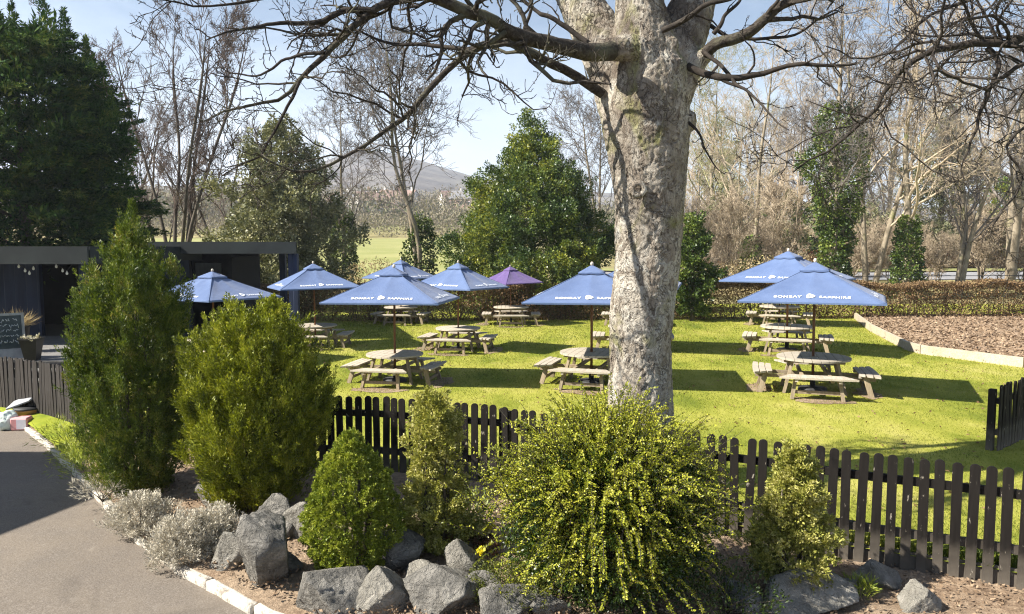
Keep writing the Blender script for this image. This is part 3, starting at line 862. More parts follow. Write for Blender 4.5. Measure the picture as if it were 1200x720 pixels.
def canopy_mesh(a, n, lift, name, zoff=None, r0=0.0):
    """pyramid cloth with 4 panels, doubled for thickness"""
    bm = bmesh.new()
    th = .006
    for side, dz in ((1, 0.0), (-1, -th)):
        for k in range(4):
            c, s = math.cos(k * math.pi / 2), math.sin(k * math.pi / 2)
            grid = []
            for i in range(n + 1):
                t = r0 + (1 - r0) * i / n
                row = []
                for j in range(n + 1):
                    u = -1 + 2 * j / n
                    x, y = a * t, a * t * u
                    z = float(canopy_z(np.float64(x), np.float64(y))) if zoff is None else zoff(t, u)
                    row.append(bm.verts.new((x * c - y * s, x * s + y * c, z + lift + dz)))
                grid.append(row)
            for i in range(n):
                for j in range(n):
                    q = [grid[i][j], grid[i + 1][j], grid[i + 1][j + 1], grid[i][j + 1]]
                    f = bm.faces.new(q if side > 0 else q[::-1])
                    f.smooth = True
            if side > 0: top = getattr(bm, '_t', None)
    # hem closes the two layers
    for k in range(4):
        c, s = math.cos(k * math.pi / 2), math.sin(k * math.pi / 2)
        prev = None
        for j in range(n + 1):
            u = -1 + 2 * j / n; x, y = a * 1.0, a * u
            z = (float(canopy_z(np.float64(x), np.float64(y))) if zoff is None else zoff(1.0, u)) + lift
            cur = (bm.verts.new((x * c - y * s, x * s + y * c, z)), bm.verts.new((x * c - y * s, x * s + y * c, z - .03)))
            if prev: bm.faces.new((prev[0], prev[1], cur[1], cur[0]))
            prev = cur
    bmesh.ops.remove_doubles(bm, verts=bm.verts, dist=1e-5)
    me = bpy.data.meshes.new(name); bm.to_mesh(me); bm.free()
    return me

def text_mesh(body, size, italic=0.0):
    cu = bpy.data.curves.new('lettering', 'FONT'); cu.body = body; cu.size = size; cu.align_x = 'CENTER'
    cu.offset = size * .02; cu.shear = italic; cu.space_character = 1.12
    o = bpy.data.objects.new('lettering_src', cu); col.objects.link(o)
    bpy.context.view_layer.update()
    dg = bpy.context.evaluated_depsgraph_get()
    me = bpy.data.meshes.new_from_object(o.evaluated_get(dg))
    bpy.data.objects.remove(o); bpy.data.curves.remove(cu)
    me.materials.clear()
    return me

def panel_print(name, pieces, k):
    """flat letter shapes laid on panel k of the canopy; pieces: list of (mesh, x offset, baseline)"""
    bm = bmesh.new()
    for me, ox, oy in pieces:
        b2 = bmesh.new(); b2.from_mesh(me)
        vm = {v: bm.verts.new((v.co.x + ox, v.co.y + oy, 0)) for v in b2.verts}
        for f in b2.faces:
            try: bm.faces.new([vm[v] for v in f.verts])
            except ValueError: pass
        b2.free()
    bmesh.ops.triangulate(bm, faces=bm.faces[:])
    slope = math.hypot(DROP, A_UMB) / A_UMB
    c, s = math.cos(k * math.pi / 2 - math.pi / 2), math.sin(k * math.pi / 2 - math.pi / 2)
    for v in bm.verts:
        u, h = v.co.x, v.co.y                      # along the rim, up the panel
        d = A_UMB - h / slope                      # distance from the axis
        x, y = u, -d                               # panel facing -y
        z = float(canopy_z(np.float64(x), np.float64(y))) + .013
        v.co = (x * math.cos(k * math.pi / 2) - y * math.sin(k * math.pi / 2), x * math.sin(k * math.pi / 2) + y * math.cos(k * math.pi / 2), z)
    bm.normal_update()
    for f in bm.faces:
        if f.normal.z < 0: f.normal_flip()
    me = bpy.data.meshes.new(name); bm.to_mesh(me); bm.free()
    return me

def emblem_mesh(s):
    """a rounded drop-shaped jewel outline with a small jewel in it"""
    bm = bmesh.new()
    def ring(k0, k1):
        n = 28
        def pt(t, k):
            a = t * 2 * math.pi
            r = 1 + .16 * math.sin(3 * a + math.pi / 2 * 0 - math.pi / 2 * -1)
            return (math.cos(a) * r * k * .95 * s, (math.sin(a) * r * k + .72) * s, 0)
        o = [bm.verts.new(pt(i / n, k0)) for i in range(n)]
        i_ = [bm.verts.new(pt(i / n, k1)) for i in range(n)]
        for i in range(n): bm.faces.new((o[i], o[(i + 1) % n], i_[(i + 1) % n], i_[i]))
    ring(.75, .36)
    vs = [bm.verts.new((x * s, (y + .72) * s, 0)) for x, y in ((.2, 0), (0, .2), (-.2, 0), (0, -.16))]
    bm.faces.new(vs)
    me = bpy.data.meshes.new('emblem'); bm.to_mesh(me); bm.free(); return me

def make_parasol(mat, lettered=True):
    r = empty('parasol')
    mb = MB(); mb.tube([(0, 0, .03), (0, 0, 1.2), (0, 0, TOPZ + .035)], .025, 12); mb.build('pole', M['pole_wood'], r)
    mb = MB(); mb.lathe([(.26, 0), (.26, .05), (.22, .075), (.05, .085), (.045, .30), (.0305, .30)], sides=24); mb.build('base', M['iron'], r)
    link('canopy', canopy_mesh(A_UMB, 20, 0.0, 'canopy', None, .12), mat, r)
    def cap(t, u):
        rr = .25 * t / A_UMB
        return TOPZ - DROP * rr * 1.02 + .034 + .012 * (1 - t) - .012 * math.sin(math.pi * min(1, abs(u))) * t
    link('vent_cap', canopy_mesh(.25, 6, 0.0, 'vent_cap', cap), mat, r)
    mb = MB()
    for k in range(4):
        a = k * math.pi / 2 + math.pi / 4; d = Vector((math.cos(a), math.sin(a), 0)) * A_UMB * 1.414
        mb.tube([d * f + Vector((0, 0, float(canopy_z(np.float64(d.x * f), np.float64(d.y * f))) + .002)) for f in np.linspace(.13, 1.0, 16)], .006, 5)
    mb.build('seam', mat, r)
    mb = MB(); mb.lathe([(.022, TOPZ + .03), (.030, TOPZ + .05), (.034, TOPZ + .07), (.026, TOPZ + .095), (.010, TOPZ + .11)], sides=12); mb.build('finial', M['knob_wood'], r)
    hub = MB(); hub.lathe([(.027, 1.86), (.055, 1.86), (.055, 1.93), (.027, 1.93)], sides=12); hub = hub.build('hub', M['rib'], r)
    for k in range(8):
        a = k * math.pi / 4 + math.pi / 4
        rad = A_UMB * (1.414 if k % 2 == 0 else 1.0)
        d = Vector((math.cos(a), math.sin(a), 0))
        def zz(f): return float(canopy_z(np.float64(d.x * rad * f), np.float64(d.y * rad * f))) - .03
        mb = MB(); mb.tube([d * rad * f + Vector((0, 0, zz(f))) for f in (.04, .3, .65, .985)], .011, 6)
        rib = mb.build('rib', M['rib'], r)
        mb = MB(); mb.tube([d * .05 + Vector((0, 0, 1.90)), d * rad * .5 + Vector((0, 0, zz(.5) - .012))], .008, 6); mb.build('strut', M['rib'], rib)
    if lettered:
        t1 = text_mesh('BOMBAY', .108); t2 = text_mesh('SAPPHIRE', .108); em = emblem_mesh(.098)
        for k in range(4):
            link('printed_name', panel_print('printed_name', [(t1, -.375, .155), (t2, .395, .155), (em, 0, .137)], k), M['print'], r)
    return r

# pixel of the tabletop centre; rotation of canopy; table scale; parasol scale; table rotation; label
# pixel of the table centre on the grass; canopy turn; table scale; parasol scale; table turn; parasol top
SETS = [
    (952, 458, -4, 1.08, 1.02, 5, 'blue', 304),
    (922, 412, -20, 1.10, 1.10, 0, 'blue', 292),
    (913, 381, 6, 1.10, 1.00, 0, 'blue', 302),
    (463, 447, -15, .94, .96, -20, 'blue', 311),
    (537, 410, -33, .97, .84, -15, 'blue', 306),
    (599, 380, 38, 1.02, .70, 0, 'purple', 311),
    (470, 379, -38, .98, .82, -15, 'blue', 303),
    (370, 406, 12, .97, .90, -15, 'blue', 307),
    (251, 425, 42, .97, .93, -10, 'blue', 316),
    (693, 449, -3, 1.04, 1.04, -12, 'blue', 308),
    (741, 410, -6, 1.06, 1.04, 0, 'blue', 303),
    (741, 381, 5, 1.06, 1.0, 0, 'none', 0),
]
T_LABELS = [
    'round picnic table under the largest parasol at the right, nearest of its row',
    'round picnic table second in the right hand row, under the taller blue parasol',
    'round picnic table nearest the hedge in the right hand row',
    'round picnic table nearest the fence on the left side of the lawn',
    'round picnic table midway to the hedge, between the near left table and purple parasol',
    'round picnic table under the purple parasol by the hedge',
    'round picnic table by the hedge directly behind the near left table',
    'round picnic table just right of the golden yew, far left of the lawn',
    'round picnic table hidden behind the golden yew, under the leftmost parasol',
    'round picnic table just left of the big tree trunk, nearest of its row',
    'round picnic table mostly hidden behind the big tree trunk, middle of its row',
    'round picnic table mostly hidden behind the big tree trunk, by the hedge',
]
U_LABELS = [
    'blue printed parasol at the right with its front panel facing us, nearest of its row',
    'tall blue printed parasol with a twig across it, behind the nearest right parasol',
    'blue printed parasol rearmost of the right row, hidden behind two others',
    'large blue printed parasol on the left lawn, over the table nearest the fence',
    'blue printed parasol showing two lettered panels, between near left and purple ones',
    'plain purple parasol standing by the brown hedge',
    'deep blue printed parasol by the hedge, peeking over the large left one',
    'blue printed parasol over the pale table right of the golden yew',
    'blue printed parasol above the golden yew, in front of the dark pavilion',
    'blue printed parasol partly cut off by the left side of the big trunk',
    'blue printed parasol behind the big trunk with only its top corner showing',
]
def build_sets():
    table = make_table()
    umb = make_parasol(M['blue']); pur = make_parasol(M['purple'], False)
    first = True
    for i, (px, py, rot, ts, us, tr, colr, pt) in enumerate(SETS):
        c = G(px, py, 0)
        view = math.degrees(math.atan((px - 600) / FPX)); rot -= view; tr -= view
        o = table if i == 0 else copy_tree(table)
        o.location = (c[0], c[1], 0); o.rotation_euler = (0, 0, R(tr)); o.scale = (ts, ts, ts * .84)
        tag(o, T_LABELS[i], 'picnic table', 'round wooden picnic tables on the lawn')
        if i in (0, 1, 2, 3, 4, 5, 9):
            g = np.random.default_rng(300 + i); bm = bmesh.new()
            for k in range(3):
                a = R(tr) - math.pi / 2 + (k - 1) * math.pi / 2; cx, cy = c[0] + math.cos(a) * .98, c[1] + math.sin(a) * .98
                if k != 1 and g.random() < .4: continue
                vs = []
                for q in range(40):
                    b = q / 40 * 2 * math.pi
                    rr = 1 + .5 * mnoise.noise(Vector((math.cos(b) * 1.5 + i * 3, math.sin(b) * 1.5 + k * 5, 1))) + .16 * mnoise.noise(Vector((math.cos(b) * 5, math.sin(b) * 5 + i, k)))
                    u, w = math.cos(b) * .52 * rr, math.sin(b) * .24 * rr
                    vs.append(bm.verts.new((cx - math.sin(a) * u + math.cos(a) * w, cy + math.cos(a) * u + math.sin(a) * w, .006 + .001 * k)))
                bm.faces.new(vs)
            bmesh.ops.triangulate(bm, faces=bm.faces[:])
            me = bpy.data.meshes.new('soil_patch'); bm.to_mesh(me); bm.free()
            tag(link('soil_patch', me, M['soil']), kind='structure')  # irregular soil-coloured patches on the grass by the benches
        if colr == 'none': continue
        if colr == 'purple': u = pur
        else: u = umb if i == 0 else copy_tree(umb)
        u.location = (c[0], c[1], 0); u.rotation_euler = (R(random.uniform(-.8, .8)), R(random.uniform(-.8, .8)), R(rot)); u.scale = (us, us, float(P(px, pt, c[1])[2]) / (TOPZ + .09))
        tag(u, U_LABELS[i], 'parasol', 'parasols over the picnic tables')

# ------------------------------------------------------------------ fences
def picket_mesh(h, w=.075, th=.02):
    mb = MB(); n = 8
    poly = [(-w / 2, 0), (w / 2, 0), (w / 2, h - w * .42)] + [(w / 2 * math.cos(a), h - w * .42 + w * .42 * math.sin(a)) for a in np.linspace(.35, math.pi - .35, n)] + [(-w / 2, h - w * .42)]
    mb.prism(poly, -th / 2, th / 2)
    me = mb.me('picket')
    for v in me.vertices: v.co = (v.co.x, v.co.z, v.co.y)
    bm = bmesh.new(); bm.from_mesh(me); bmesh.ops.recalc_face_normals(bm, faces=bm.faces); bm.to_mesh(me); bm.free()
    return me

def fence(label, line, spacing, mat, h=.92, rails=(.24, .70), post_every=2.3, side=1, z0=0.0, w=.075, group=None, board=None):
    line = np.array(line, float)[:, :2]
    d = np.r_[0, np.cumsum(np.linalg.norm(np.diff(line, axis=0), axis=1))]
    o0 = line[len(line) // 2]
    root = empty('picket_fence', (*o0, 0)); tag(root, label, 'fence', group)
    pm = picket_mesh(h, w); g = np.random.default_rng(int(d[-1] * 1000))
    def at(s): return np.array([np.interp(s, d, line[:, 0]), np.interp(s, d, line[:, 1])])
    s = .03
    while s < d[-1]:
        p = at(s); q = at(min(s + .05, d[-1])); r_ = at(max(s - .05, 0)); ang = math.atan2(*(q - r_)[::-1])
        o = link('picket', pm, mat, root)
        o.location = (*(p - o0), z0 + g.normal(0, .006)); o.rotation_euler = (g.normal(0, .012), g.normal(0, .010), ang + g.normal(0, .02)); s += spacing * g.uniform(.96, 1.04)
    n = np.array
    for zz in rails:
        pts = []
        m = max(2, int(d[-1] / .5) + 1) if len(line) > 4 else None
        ss = np.linspace(0, d[-1], m) if m else d
        for k in range(len(ss) - 1):
            a, b = at(ss[k]), at(ss[k + 1]); t = (b - a) / max(np.linalg.norm(b - a), 1e-6); nv = np.array([-t[1], t[0]]) * side * .033
            mb = MB(); mb.beam((*(a + nv - o0 - t * .002), z0 + zz), (*(b + nv - o0 + t * .002), z0 + zz), .04, .075)
            mb.build('rail', mat, root)
    if board:
        for k in range(len(d) - 1):
            a, b = at(d[k]), at(d[k + 1]); t = (b - a) / np.linalg.norm(b - a); nv = np.array([-t[1], t[0]]) * side * .034
            zc = (board[0] + board[1]) / 2
            mb = MB(); mb.beam((*(a + nv - o0 - t * .002), zc), (*(b + nv - o0 + t * .002), zc), .025, board[1] - board[0])
            mb.build('gravel_board', mat, root)
    k = max(1, round(d[-1] / post_every))
    for i in range(k + 1):
        s = d[-1] * i / k; p = at(s); q = at(min(s + .05, d[-1])); r_ = at(max(s - .05, 0)); t = (q - r_) / np.linalg.norm(q - r_); nv = np.array([-t[1], t[0]]) * side * .095
        mb = MB(); mb.box((0, 0, h / 2 - .05), (.085, .085, h - .02), bev=.008)
        mb.build('post', mat, root, (*(p + nv - o0), z0), math.atan2(t[1], t[0]))
    return root

def build_fences():
    fl = [np.array(p) for p in FENCE_LEFT]
    smooth, _ = resample(np.array([np.r_[p, 0] for p in fl] + [np.r_[G(150, 452, FT)[:2], 0]]), [1, 1], 24)
    fence('low sun greyed picket fence with narrow gaps, curving left of the tall conifer', smooth[:, :2], .096, M['fence_grey'], .90, (.2, .66), 2.2, 1)
    ff = [np.array(p) for p in FENCE_FRONT]
    fence('low black picket fence behind the golden yew and rockery, left of the big yellowish shrub', [ff[0], ff[1], ff[2] - (ff[2] - ff[1]) * .02], .118, M['fence'], .92, w=.083)
    fence('low black picket fence with paler feet running right from the big yellowish shrub', [ff[2], ff[3], ff[4], ff[5], ff[5] + (ff[6] - ff[5]) * .75], .126, M['fence'], 1.04, (.335, .815), z0=-.145, post_every=99, w=.079, board=(-.22, .022))
    a = G(1169, 529, 0)[:2]
    fence('dark picket fence seen from its railed back, jutting in at the right edge', [a, a + np.array([.77, .62]) * 3.6], .105, M['fence'], .90, (.25, .68), 1.8, 1)

def build_railing():
    """thin iron field railing behind the hedge"""
    xs = np.linspace(9.5, 44, 17)
    root = empty('iron_railing', (22, 44, 0)); tag(root, 'thin dark iron field railing between the brown hedge and the road', 'railing')
    pts = [(x, 43.5 + (x - 22) * .08) for x in xs]
    for zz in (.50, .98):
        mb = MB(); mb.tube([(x - 22, y - 44, float(terrain(x, y)) + zz) for x, y in pts], .022, 5); mb.build('rail', M['iron'], root)
    for x, y in pts:
        mb = MB(); mb.box((0, 0, .5), (.04, .012, 1.0)); mb.build('post', M['iron'], root, (x - 22, y - 44, float(terrain(x, y))))

# ------------------------------------------------------------------ shed and what stands before it
def build_shed():
    # garden bar: navy cladding under a deep flat roof on a raised deck
    s = empty('garden_bar', (-12, 19, 0)); tag(s, 'navy blue flat roofed garden bar with a dark open front behind the deck', 'garden building')
    def B(name, mat, c, sz, parent=s, bev=0.0):
        mb = MB(); mb.box((0, 0, 0), sz, bev=bev)
        return mb.build(name, mat, parent, tuple(np.array(c) - np.array((-12, 19, 0))))
    zr = 2.74
    # roof slab and fascia; the front runs past the conifer
    rf = B('roof', M['felt'], (-14.6, 19.9, zr - .03), (9.9, 6.1, .10))
    B('fascia', M['fascia'], (-14.6, 16.80, zr - .17), (10.0, .06, .40), rf).parent = rf
    for ch in rf.children: ch.location = (0, -3.1, -.14)
    B('fascia', M['fascia'], (0, 0, 0), (.06, 6.1, .40), rf).location = (4.98, .0, -.14)
    # walls
    B('wall', M['navy'], (-13.15, 19.2, 1.45), (1.85, .14, 2.05))
    B('wall', M['navy'], (-18.6, 19.2, 1.45), (6.5, .14, 2.05))
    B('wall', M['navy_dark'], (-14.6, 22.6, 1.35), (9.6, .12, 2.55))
    B('wall', M['navy'], (-9.86, 20.6, 1.35), (.12, 3.8, 2.55))
    B('floor', M['deck'], (-14.6, 20.9, .38), (9.3, 3.2, .06))
    B('post', M['navy'], (-9.9, 17.1, 1.45), (.14, .14, 2.1))
    b = B('bar_counter', M['navy_dark'], (-11.4, 21.1, .95), (2.4, .5, 1.05))
    w = B('door', M['navy_dark'], (-14.55, 19.17, 1.4), (.85, .06, 1.98))
    # deck with two steps
    d = empty('timber_deck', (-11, 16.5, 0)); tag(d, 'raised grey timber deck with dark steps in front of the garden bar', 'deck')
    mb = MB()
    for i in range(22):
        mb.box((-2.2, -1.55 + i * .195, .44), (9.2, .185, .032))
    mb.build('deck_boards', M['deck'], d)
    mb = MB(); mb.box((-2.2, -1.68, .21), (9.2, .04, .42)); mb.build('riser_board', M['navy_dark'], d)
    mb = MB(); mb.box((1.4, -1.85, .30), (1.9, .30, .035)); mb.build('step', M['deck'], d)
    mb = MB(); mb.box((1.4, -2.16, .15), (1.9, .30, .035)); mb.build('step', M['deck'], d)
    mb = MB(); mb.box((1.4, -1.72, .14), (1.9, .02, .28)); mb.box((1.4, -2.02, .066), (1.9, .02, .13)); mb.build('step_riser', M['navy_dark'], d)
    # pavilion to the right
    p = empty('pavilion', (-7.5, 23.5, 0)); tag(p, 'open dark pavilion with a wide flat roof on a corner post, behind the leftmost parasol', 'pavilion')
    def C(name, mat, c, sz):
        mb = MB(); mb.box((0, 0, 0), sz); return mb.build(name, mat, p, tuple(np.array(c) - np.array((-7.5, 23.5, 0))))
    xr = float(P(347, 290, 21.5)[0]); xl = -11.6; zt = float(P(347, 283.5, 21.5)[2]); zb = float(P(347, 297.5, 21.5)[2])
    xb = float(P(343, 290, 26.4)[0])
    mb = MB(); mb.prism([(xl + 7.5, -1.96), (xr + 7.5, -1.96), (xb + 7.5, 2.9), (xl + 7.5, 2.9)], zt - .09, zt - .012); mb.build('roof', M['felt'], p)
    mb = MB(); mb.beam((xr + 7.47, -1.95, (zt + zb) / 2 - .003), (xb + 7.47, 2.9, (zt + zb) / 2 - .003), .06, zt - zb - .004); mb.build('fascia', M['fascia'], p)
    f = C('fascia', M['fascia'], ((xl + xr) / 2, 21.5, (zt + zb) / 2), (xr - xl, .07, zt - zb))
    C('post', M['navy'], (xr - .16, 21.75, zb / 2), (.26, .2, zb))
    C('post', M['navy'], (xb - .3, 26.2, zb / 2), (.2, .2, zb))
    xw = float(P(293, 300, 25.0)[0])
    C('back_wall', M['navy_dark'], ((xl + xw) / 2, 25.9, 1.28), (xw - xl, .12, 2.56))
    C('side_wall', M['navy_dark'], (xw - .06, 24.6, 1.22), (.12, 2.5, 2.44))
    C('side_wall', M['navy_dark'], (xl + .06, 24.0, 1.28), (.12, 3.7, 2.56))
    pn = MB(); pn.box((0, 0, 0), (.9, .04, .9)); pn.build('pale_panel', M['board_frame'], p, (float(P(243, 318, 25.7)[0]) + 7.5, 25.80 - 23.5, 1.75))
    # string of white bulbs under the roof
    for k, (xs_, lab) in enumerate((((22, 34), 'four'), ((66, 80), 'three'))):
        t = empty('string_light', P(xs_[0], 312, 17.3)); tag(t, ['short festoon cable with white bulbs hanging before the navy wall', 'short festoon cable with white bulbs hanging before the dark opening'][k], 'string lights')
        o = P(xs_[0], 312, 17.3)
        offs = [(0, 0, 0), (.13, .02, -.10), (.24, 0, -.16), (.32, .03, -.05)][:4 - k]
        mb = MB(); mb.tube([Vector((-.1, 0, .14)), *[Vector(q) + Vector((0, 0, .05)) for q in offs], Vector((.45, 0, .14))], .008, 5); mb.build('cable', M['iron'], t)
        for q in offs:
            mb = MB(); mb.lathe([(.010, .05), (.014, .03), (.025, .005), (.029, -.015), (.021, -.038), (.006, -.047)], sides=10); mb.build('bulb', M['bulb'], t, q)

    # chalk A-board
    c = P(9, 418, 14.9); c[2] = .455
    a = empty('chalkboard_sign', (c[0], c[1], .456), R(38)); tag(a, 'leaning chalkboard A-board covered in chalk writing on the deck edge', 'chalkboard sign')
    W, H, tl = .66, .98, math.radians(17)
    def pt(u, v, off): return Vector((u, v * math.sin(tl) - off * math.cos(tl), v * math.cos(tl) + off * math.sin(tl)))
    def slab(name, mat, u0, u1, v0, v1, o0, o1, par, back=False):
        mb = MB(); vs = []
        for o_ in (o0, o1):
            for (u, v) in ((u0, v0), (u1, v0), (u1, v1), (u0, v1)):
                q = pt(u, v, o_)
                if back: q.y = 2 * math.sin(tl) * H - q.y
                vs.append(mb.bm.verts.new(q))
        for f in ((0, 1, 2, 3), (7, 6, 5, 4), (0, 4, 5, 1), (1, 5, 6, 2), (2, 6, 7, 3), (3, 7, 4, 0)): mb.bm.faces.new([vs[i] for i in f])
        return mb.build(name, mat, par)
    slab('board', M['slate_board'], -W / 2 + .05, W / 2 - .05, .24, H - .05, -.005, .012, a)
    for (u0, u1, v0, v1) in ((-W / 2, -W / 2 + .05, 0, H), (W / 2 - .05, W / 2, 0, H), (-W / 2 + .05, W / 2 - .05, H - .05, H)):
        slab('frame', M['board_frame'], u0, u1, v0, v1, -.012, .022, a)
    slab('lower_panel', M['grey_card'], -W / 2 + .05, W / 2 - .05, .03, .238, -.008, .016, a)
    slab('rear_panel', M['board_frame'], -W / 2, W / 2, 0, H, -.012, .012, a, True)
    # loose chalk strokes, too blurred to read in the photo
    g = np.random.default_rng(4); mb = MB()
    for (v, n, sz) in ((.83, 4, .07), (.71, 5, .065), (.61, 4, .055), (.50, 6, .055), (.39, 5, .075)):
        u = -W / 2 + .10
        for i in range(n):
            w = (W - .2) / n * .8
            pts = []; uu, vv = u, v + g.normal(0, sz * .2)
            for q in range(9):
                uu += w / 9 * g.uniform(.3, 1.6); vv = v + (vv - v) * .35 + g.normal(0, sz * .30)
                pts.append(pt(min(uu, W / 2 - .07), vv, .0145))
            mb.tube(pts, .0055, 4); u += (W - .2) / n
    mb.build('chalk_writing', M['chalk'], a)

    def planter(loc, h, r0, r1, label, plant, g, square=True):
        t = empty('planter', loc); tag(t, label, 'planter')
        mb = MB(); k = 4 if square else 20
        mb.lathe([(r0 * .96, 0), (r0, .01), (r1, h), (r1 * 1.08, h), (r1 * 1.08, h + .03), (r1 * .9, h + .03), (r1 * .85, h - .04)], sides=k)
        o = mb.build('pot', M['pot'], t, None, R(45 + 8))
        for p_ in o.data.polygons: p_.use_smooth = not square
        mb = MB(); mb.lathe([(r1 * .86, h - .05), (r1 * .86, h - .02)], sides=k); mb.build('soil', M['soil'], t, None, R(53))
        V, F = plant(g, h)
        return t, V, F
    g = np.random.default_rng(8)
    def daisies(g, h):
        n = 18; b = np.c_[g.normal(0, .08, n), g.normal(0, .09, n), np.full(n, h - .02)]
        return plumes(g, b, np.c_[g.normal(0, .5, n), g.normal(0, .5, n), np.ones(n)], np.full(n, .11), 10, .05, .016)
    def grassy(g, h):
        n = 420; b = np.c_[g.normal(0, .06, n), g.normal(0, .06, n), np.full(n, h - .02)]
        d = g.normal(size=(n, 3)); d[:, 2] = np.abs(d[:, 2]) * .7 + .35
        return leaves(g, b, d, .42, .012)
    c1 = P(38, 418, 14.95); c1[2] = .456
    t, V, F = planter(tuple(c1), .42, .15, .23, 'square black planter with a few pale flowers at the deck edge', daisies, g)
    link('blossoms', mesh('blossoms', V, F), M['white_flower'], t)
    c2 = P(21, 395, 16.2); c2[2] = .456
    t, V, F = planter(tuple(c2), .55, .16, .24, 'dark planter of feathery grass behind the chalkboard', grassy, g, False)
    link('grass_leaves', mesh('grass_leaves', V, F), M['tan_leaf'], t)

def build_house():
    """the wing of the house whose shadow lies on the drive; it stands outside the picture"""
    t = empty('house_wing', (-12, 3, -.15)); tag(t, 'rendered house wing beside the driveway, its shadow on the asphalt', 'house')
    poly = [(-22, -12), (-10.45, -12), (-10.45, 4.5), (-9.54, 7.48), (-10.87, 9.16), (-22, 9.16)]
    mb = MB(); mb.prism([(x + 12, y - 3) for x, y in poly], 0, 3.95); mb.build('wall', M['render'], t)
    mb = MB(); mb.prism([(x + 12, y - 3) for x, y in [(-22, -12), (-10.38, -12), (-10.38, 4.45), (-9.46, 7.5), (-10.83, 9.23), (-22, 9.23)]], 3.952, 4.12); mb.build('roof', M['felt'], t)
    for y in (-7, -3, 1):
        mb = MB(); mb.box((0, 0, 0), (.06, 1.1, 1.4)); w = mb.build('window', M['white_card'], t, (1.56, y - 3, 1.7))
        mb = MB(); mb.box((.012, 0, 0), (.05, .96, 1.26)); mb.build('pane', M['glass'], w)

def build_heap():
    """bags and boxes dumped by the kerb"""
    g = np.random.default_rng(21)
    def blob(name, mat, px, py, sz, seed, label, cat, z=-.15):
        c = G(px, py, z)
        bm = bmesh.new(); bmesh.ops.create_icosphere(bm, subdivisions=4, radius=1)
        for v in bm.verts:
            d = v.co.copy()
            k = 1 + .22 * mnoise.fractal(d * 1.6 + Vector((seed, 0, 0)), 1, 2, 4) + .10 * abs(mnoise.noise(d * 4 + Vector((0, seed, 0))))
            v.co = Vector((d.x * sz[0] * k, d.y * sz[1] * k, max(-.8, d.z) * sz[2] * k))
        for f in bm.faces: f.smooth = True
        me = bpy.data.meshes.new(name); bm.to_mesh(me); bm.free()
        o = link(name, me, mat, None, (c[0], c[1], z + sz[2] * .82)); tag(o, label, cat); return o
    blob('crumpled_bag', M['bag'], 9, 503, (.17, .15, .16), 3.0, 'pale green crumpled bag standing by the end of the white kerb', 'bag')
    blob('crumpled_bag', M['white_card'], -4, 500, (.15, .15, .14), 9.0, 'white crumpled bag at the left picture edge beside the pale green bag', 'bag')
    c = G(21, 505, -.15)
    t = empty('small_box', (c[0], c[1] + .1, -.15), R(8)); tag(t, 'small pink and white box in front of the heap by the kerb', 'box')
    mb = MB(); mb.box((0, 0, .10), (.26, .20, .20), bev=.02); mb.build('carton', M['pink'], t)
    mb = MB(); mb.box((.04, -.102, .10), (.14, .012, .15)); mb.build('front_label', M['white_card'], t)
    c = G(22, 500, -.15)
    t = empty('storage_tub', (c[0], c[1] + .25, -.15), R(5)); tag(t, 'orange brown tub with black lid behind the pink box', 'tub')
    mb = MB(); mb.lathe([(.16, 0), (.19, .22), (.20, .22), (.20, .235), (.17, .235)], sides=24); mb.build('tub', M['orange'], t)
    mb = MB(); mb.lathe([(.202, .237), (.212, .243), (.208, .265), (.08, .278)], sides=24); mb.build('lid', M['iron'], t)
    c = G(9, 500, -.15)
    mb = MB(); mb.box((0, 0, 0), (.42, .28, .03), rx=.30, ry=-.35, bev=.006)
    o = mb.build('folded_board', M['grey_card'], None, (c[0] + .05, c[1] + .30, .20)); tag(o, 'grey folded board lying on top of the heap by the kerb', 'board')
    mb = MB(); mb.box((0, 0, .11), (.26, .28, .22), bev=.02); o = mb.build('carton', M['orange'], None, (c[0] + .05, c[1] + .32, -.15)); tag(o, 'plain carton under the grey folded board in the heap', 'box')
# ------------------------------------------------------------------ rocks
def rock_mesh(seed, sx, sy, sz, cuts=13, rough=.05):
    g = np.random.default_rng(seed)
    bm = bmesh.new(); bmesh.ops.create_icosphere(bm, subdivisions=5, radius=1)
    co = np.array([v.co[:] for v in bm.verts]); d = nrm(co)
    n = nrm(g.normal(size=(cuts, 3))); h = g.uniform(.50, .92, cuts)
    dots = d @ n.T
    r = np.where(dots > .05, h[None] / np.maximum(dots, .05), 9).min(1)
    r = np.minimum(r, 1.25)
    p = d * r[:, None]
    f = fbm(p, 2.2, 5, seed * 3.1); f2 = fbm(p * np.array([1, 1, 3.0]), 3.5, 3, seed * 1.3)
    f3 = fbm(p, 9, 4, seed * .7)
    p = p + d * (f * rough * .55 - np.abs(f2) * rough * .9 + f3 * rough * .35)[:, None]
    p *= np.array([sx, sy, sz])
    for v, q in zip(bm.verts, p): v.co = q
    for fc in bm.faces: fc.smooth = True
    me = bpy.data.meshes.new('rock'); bm.to_mesh(me); bm.free()
    return me

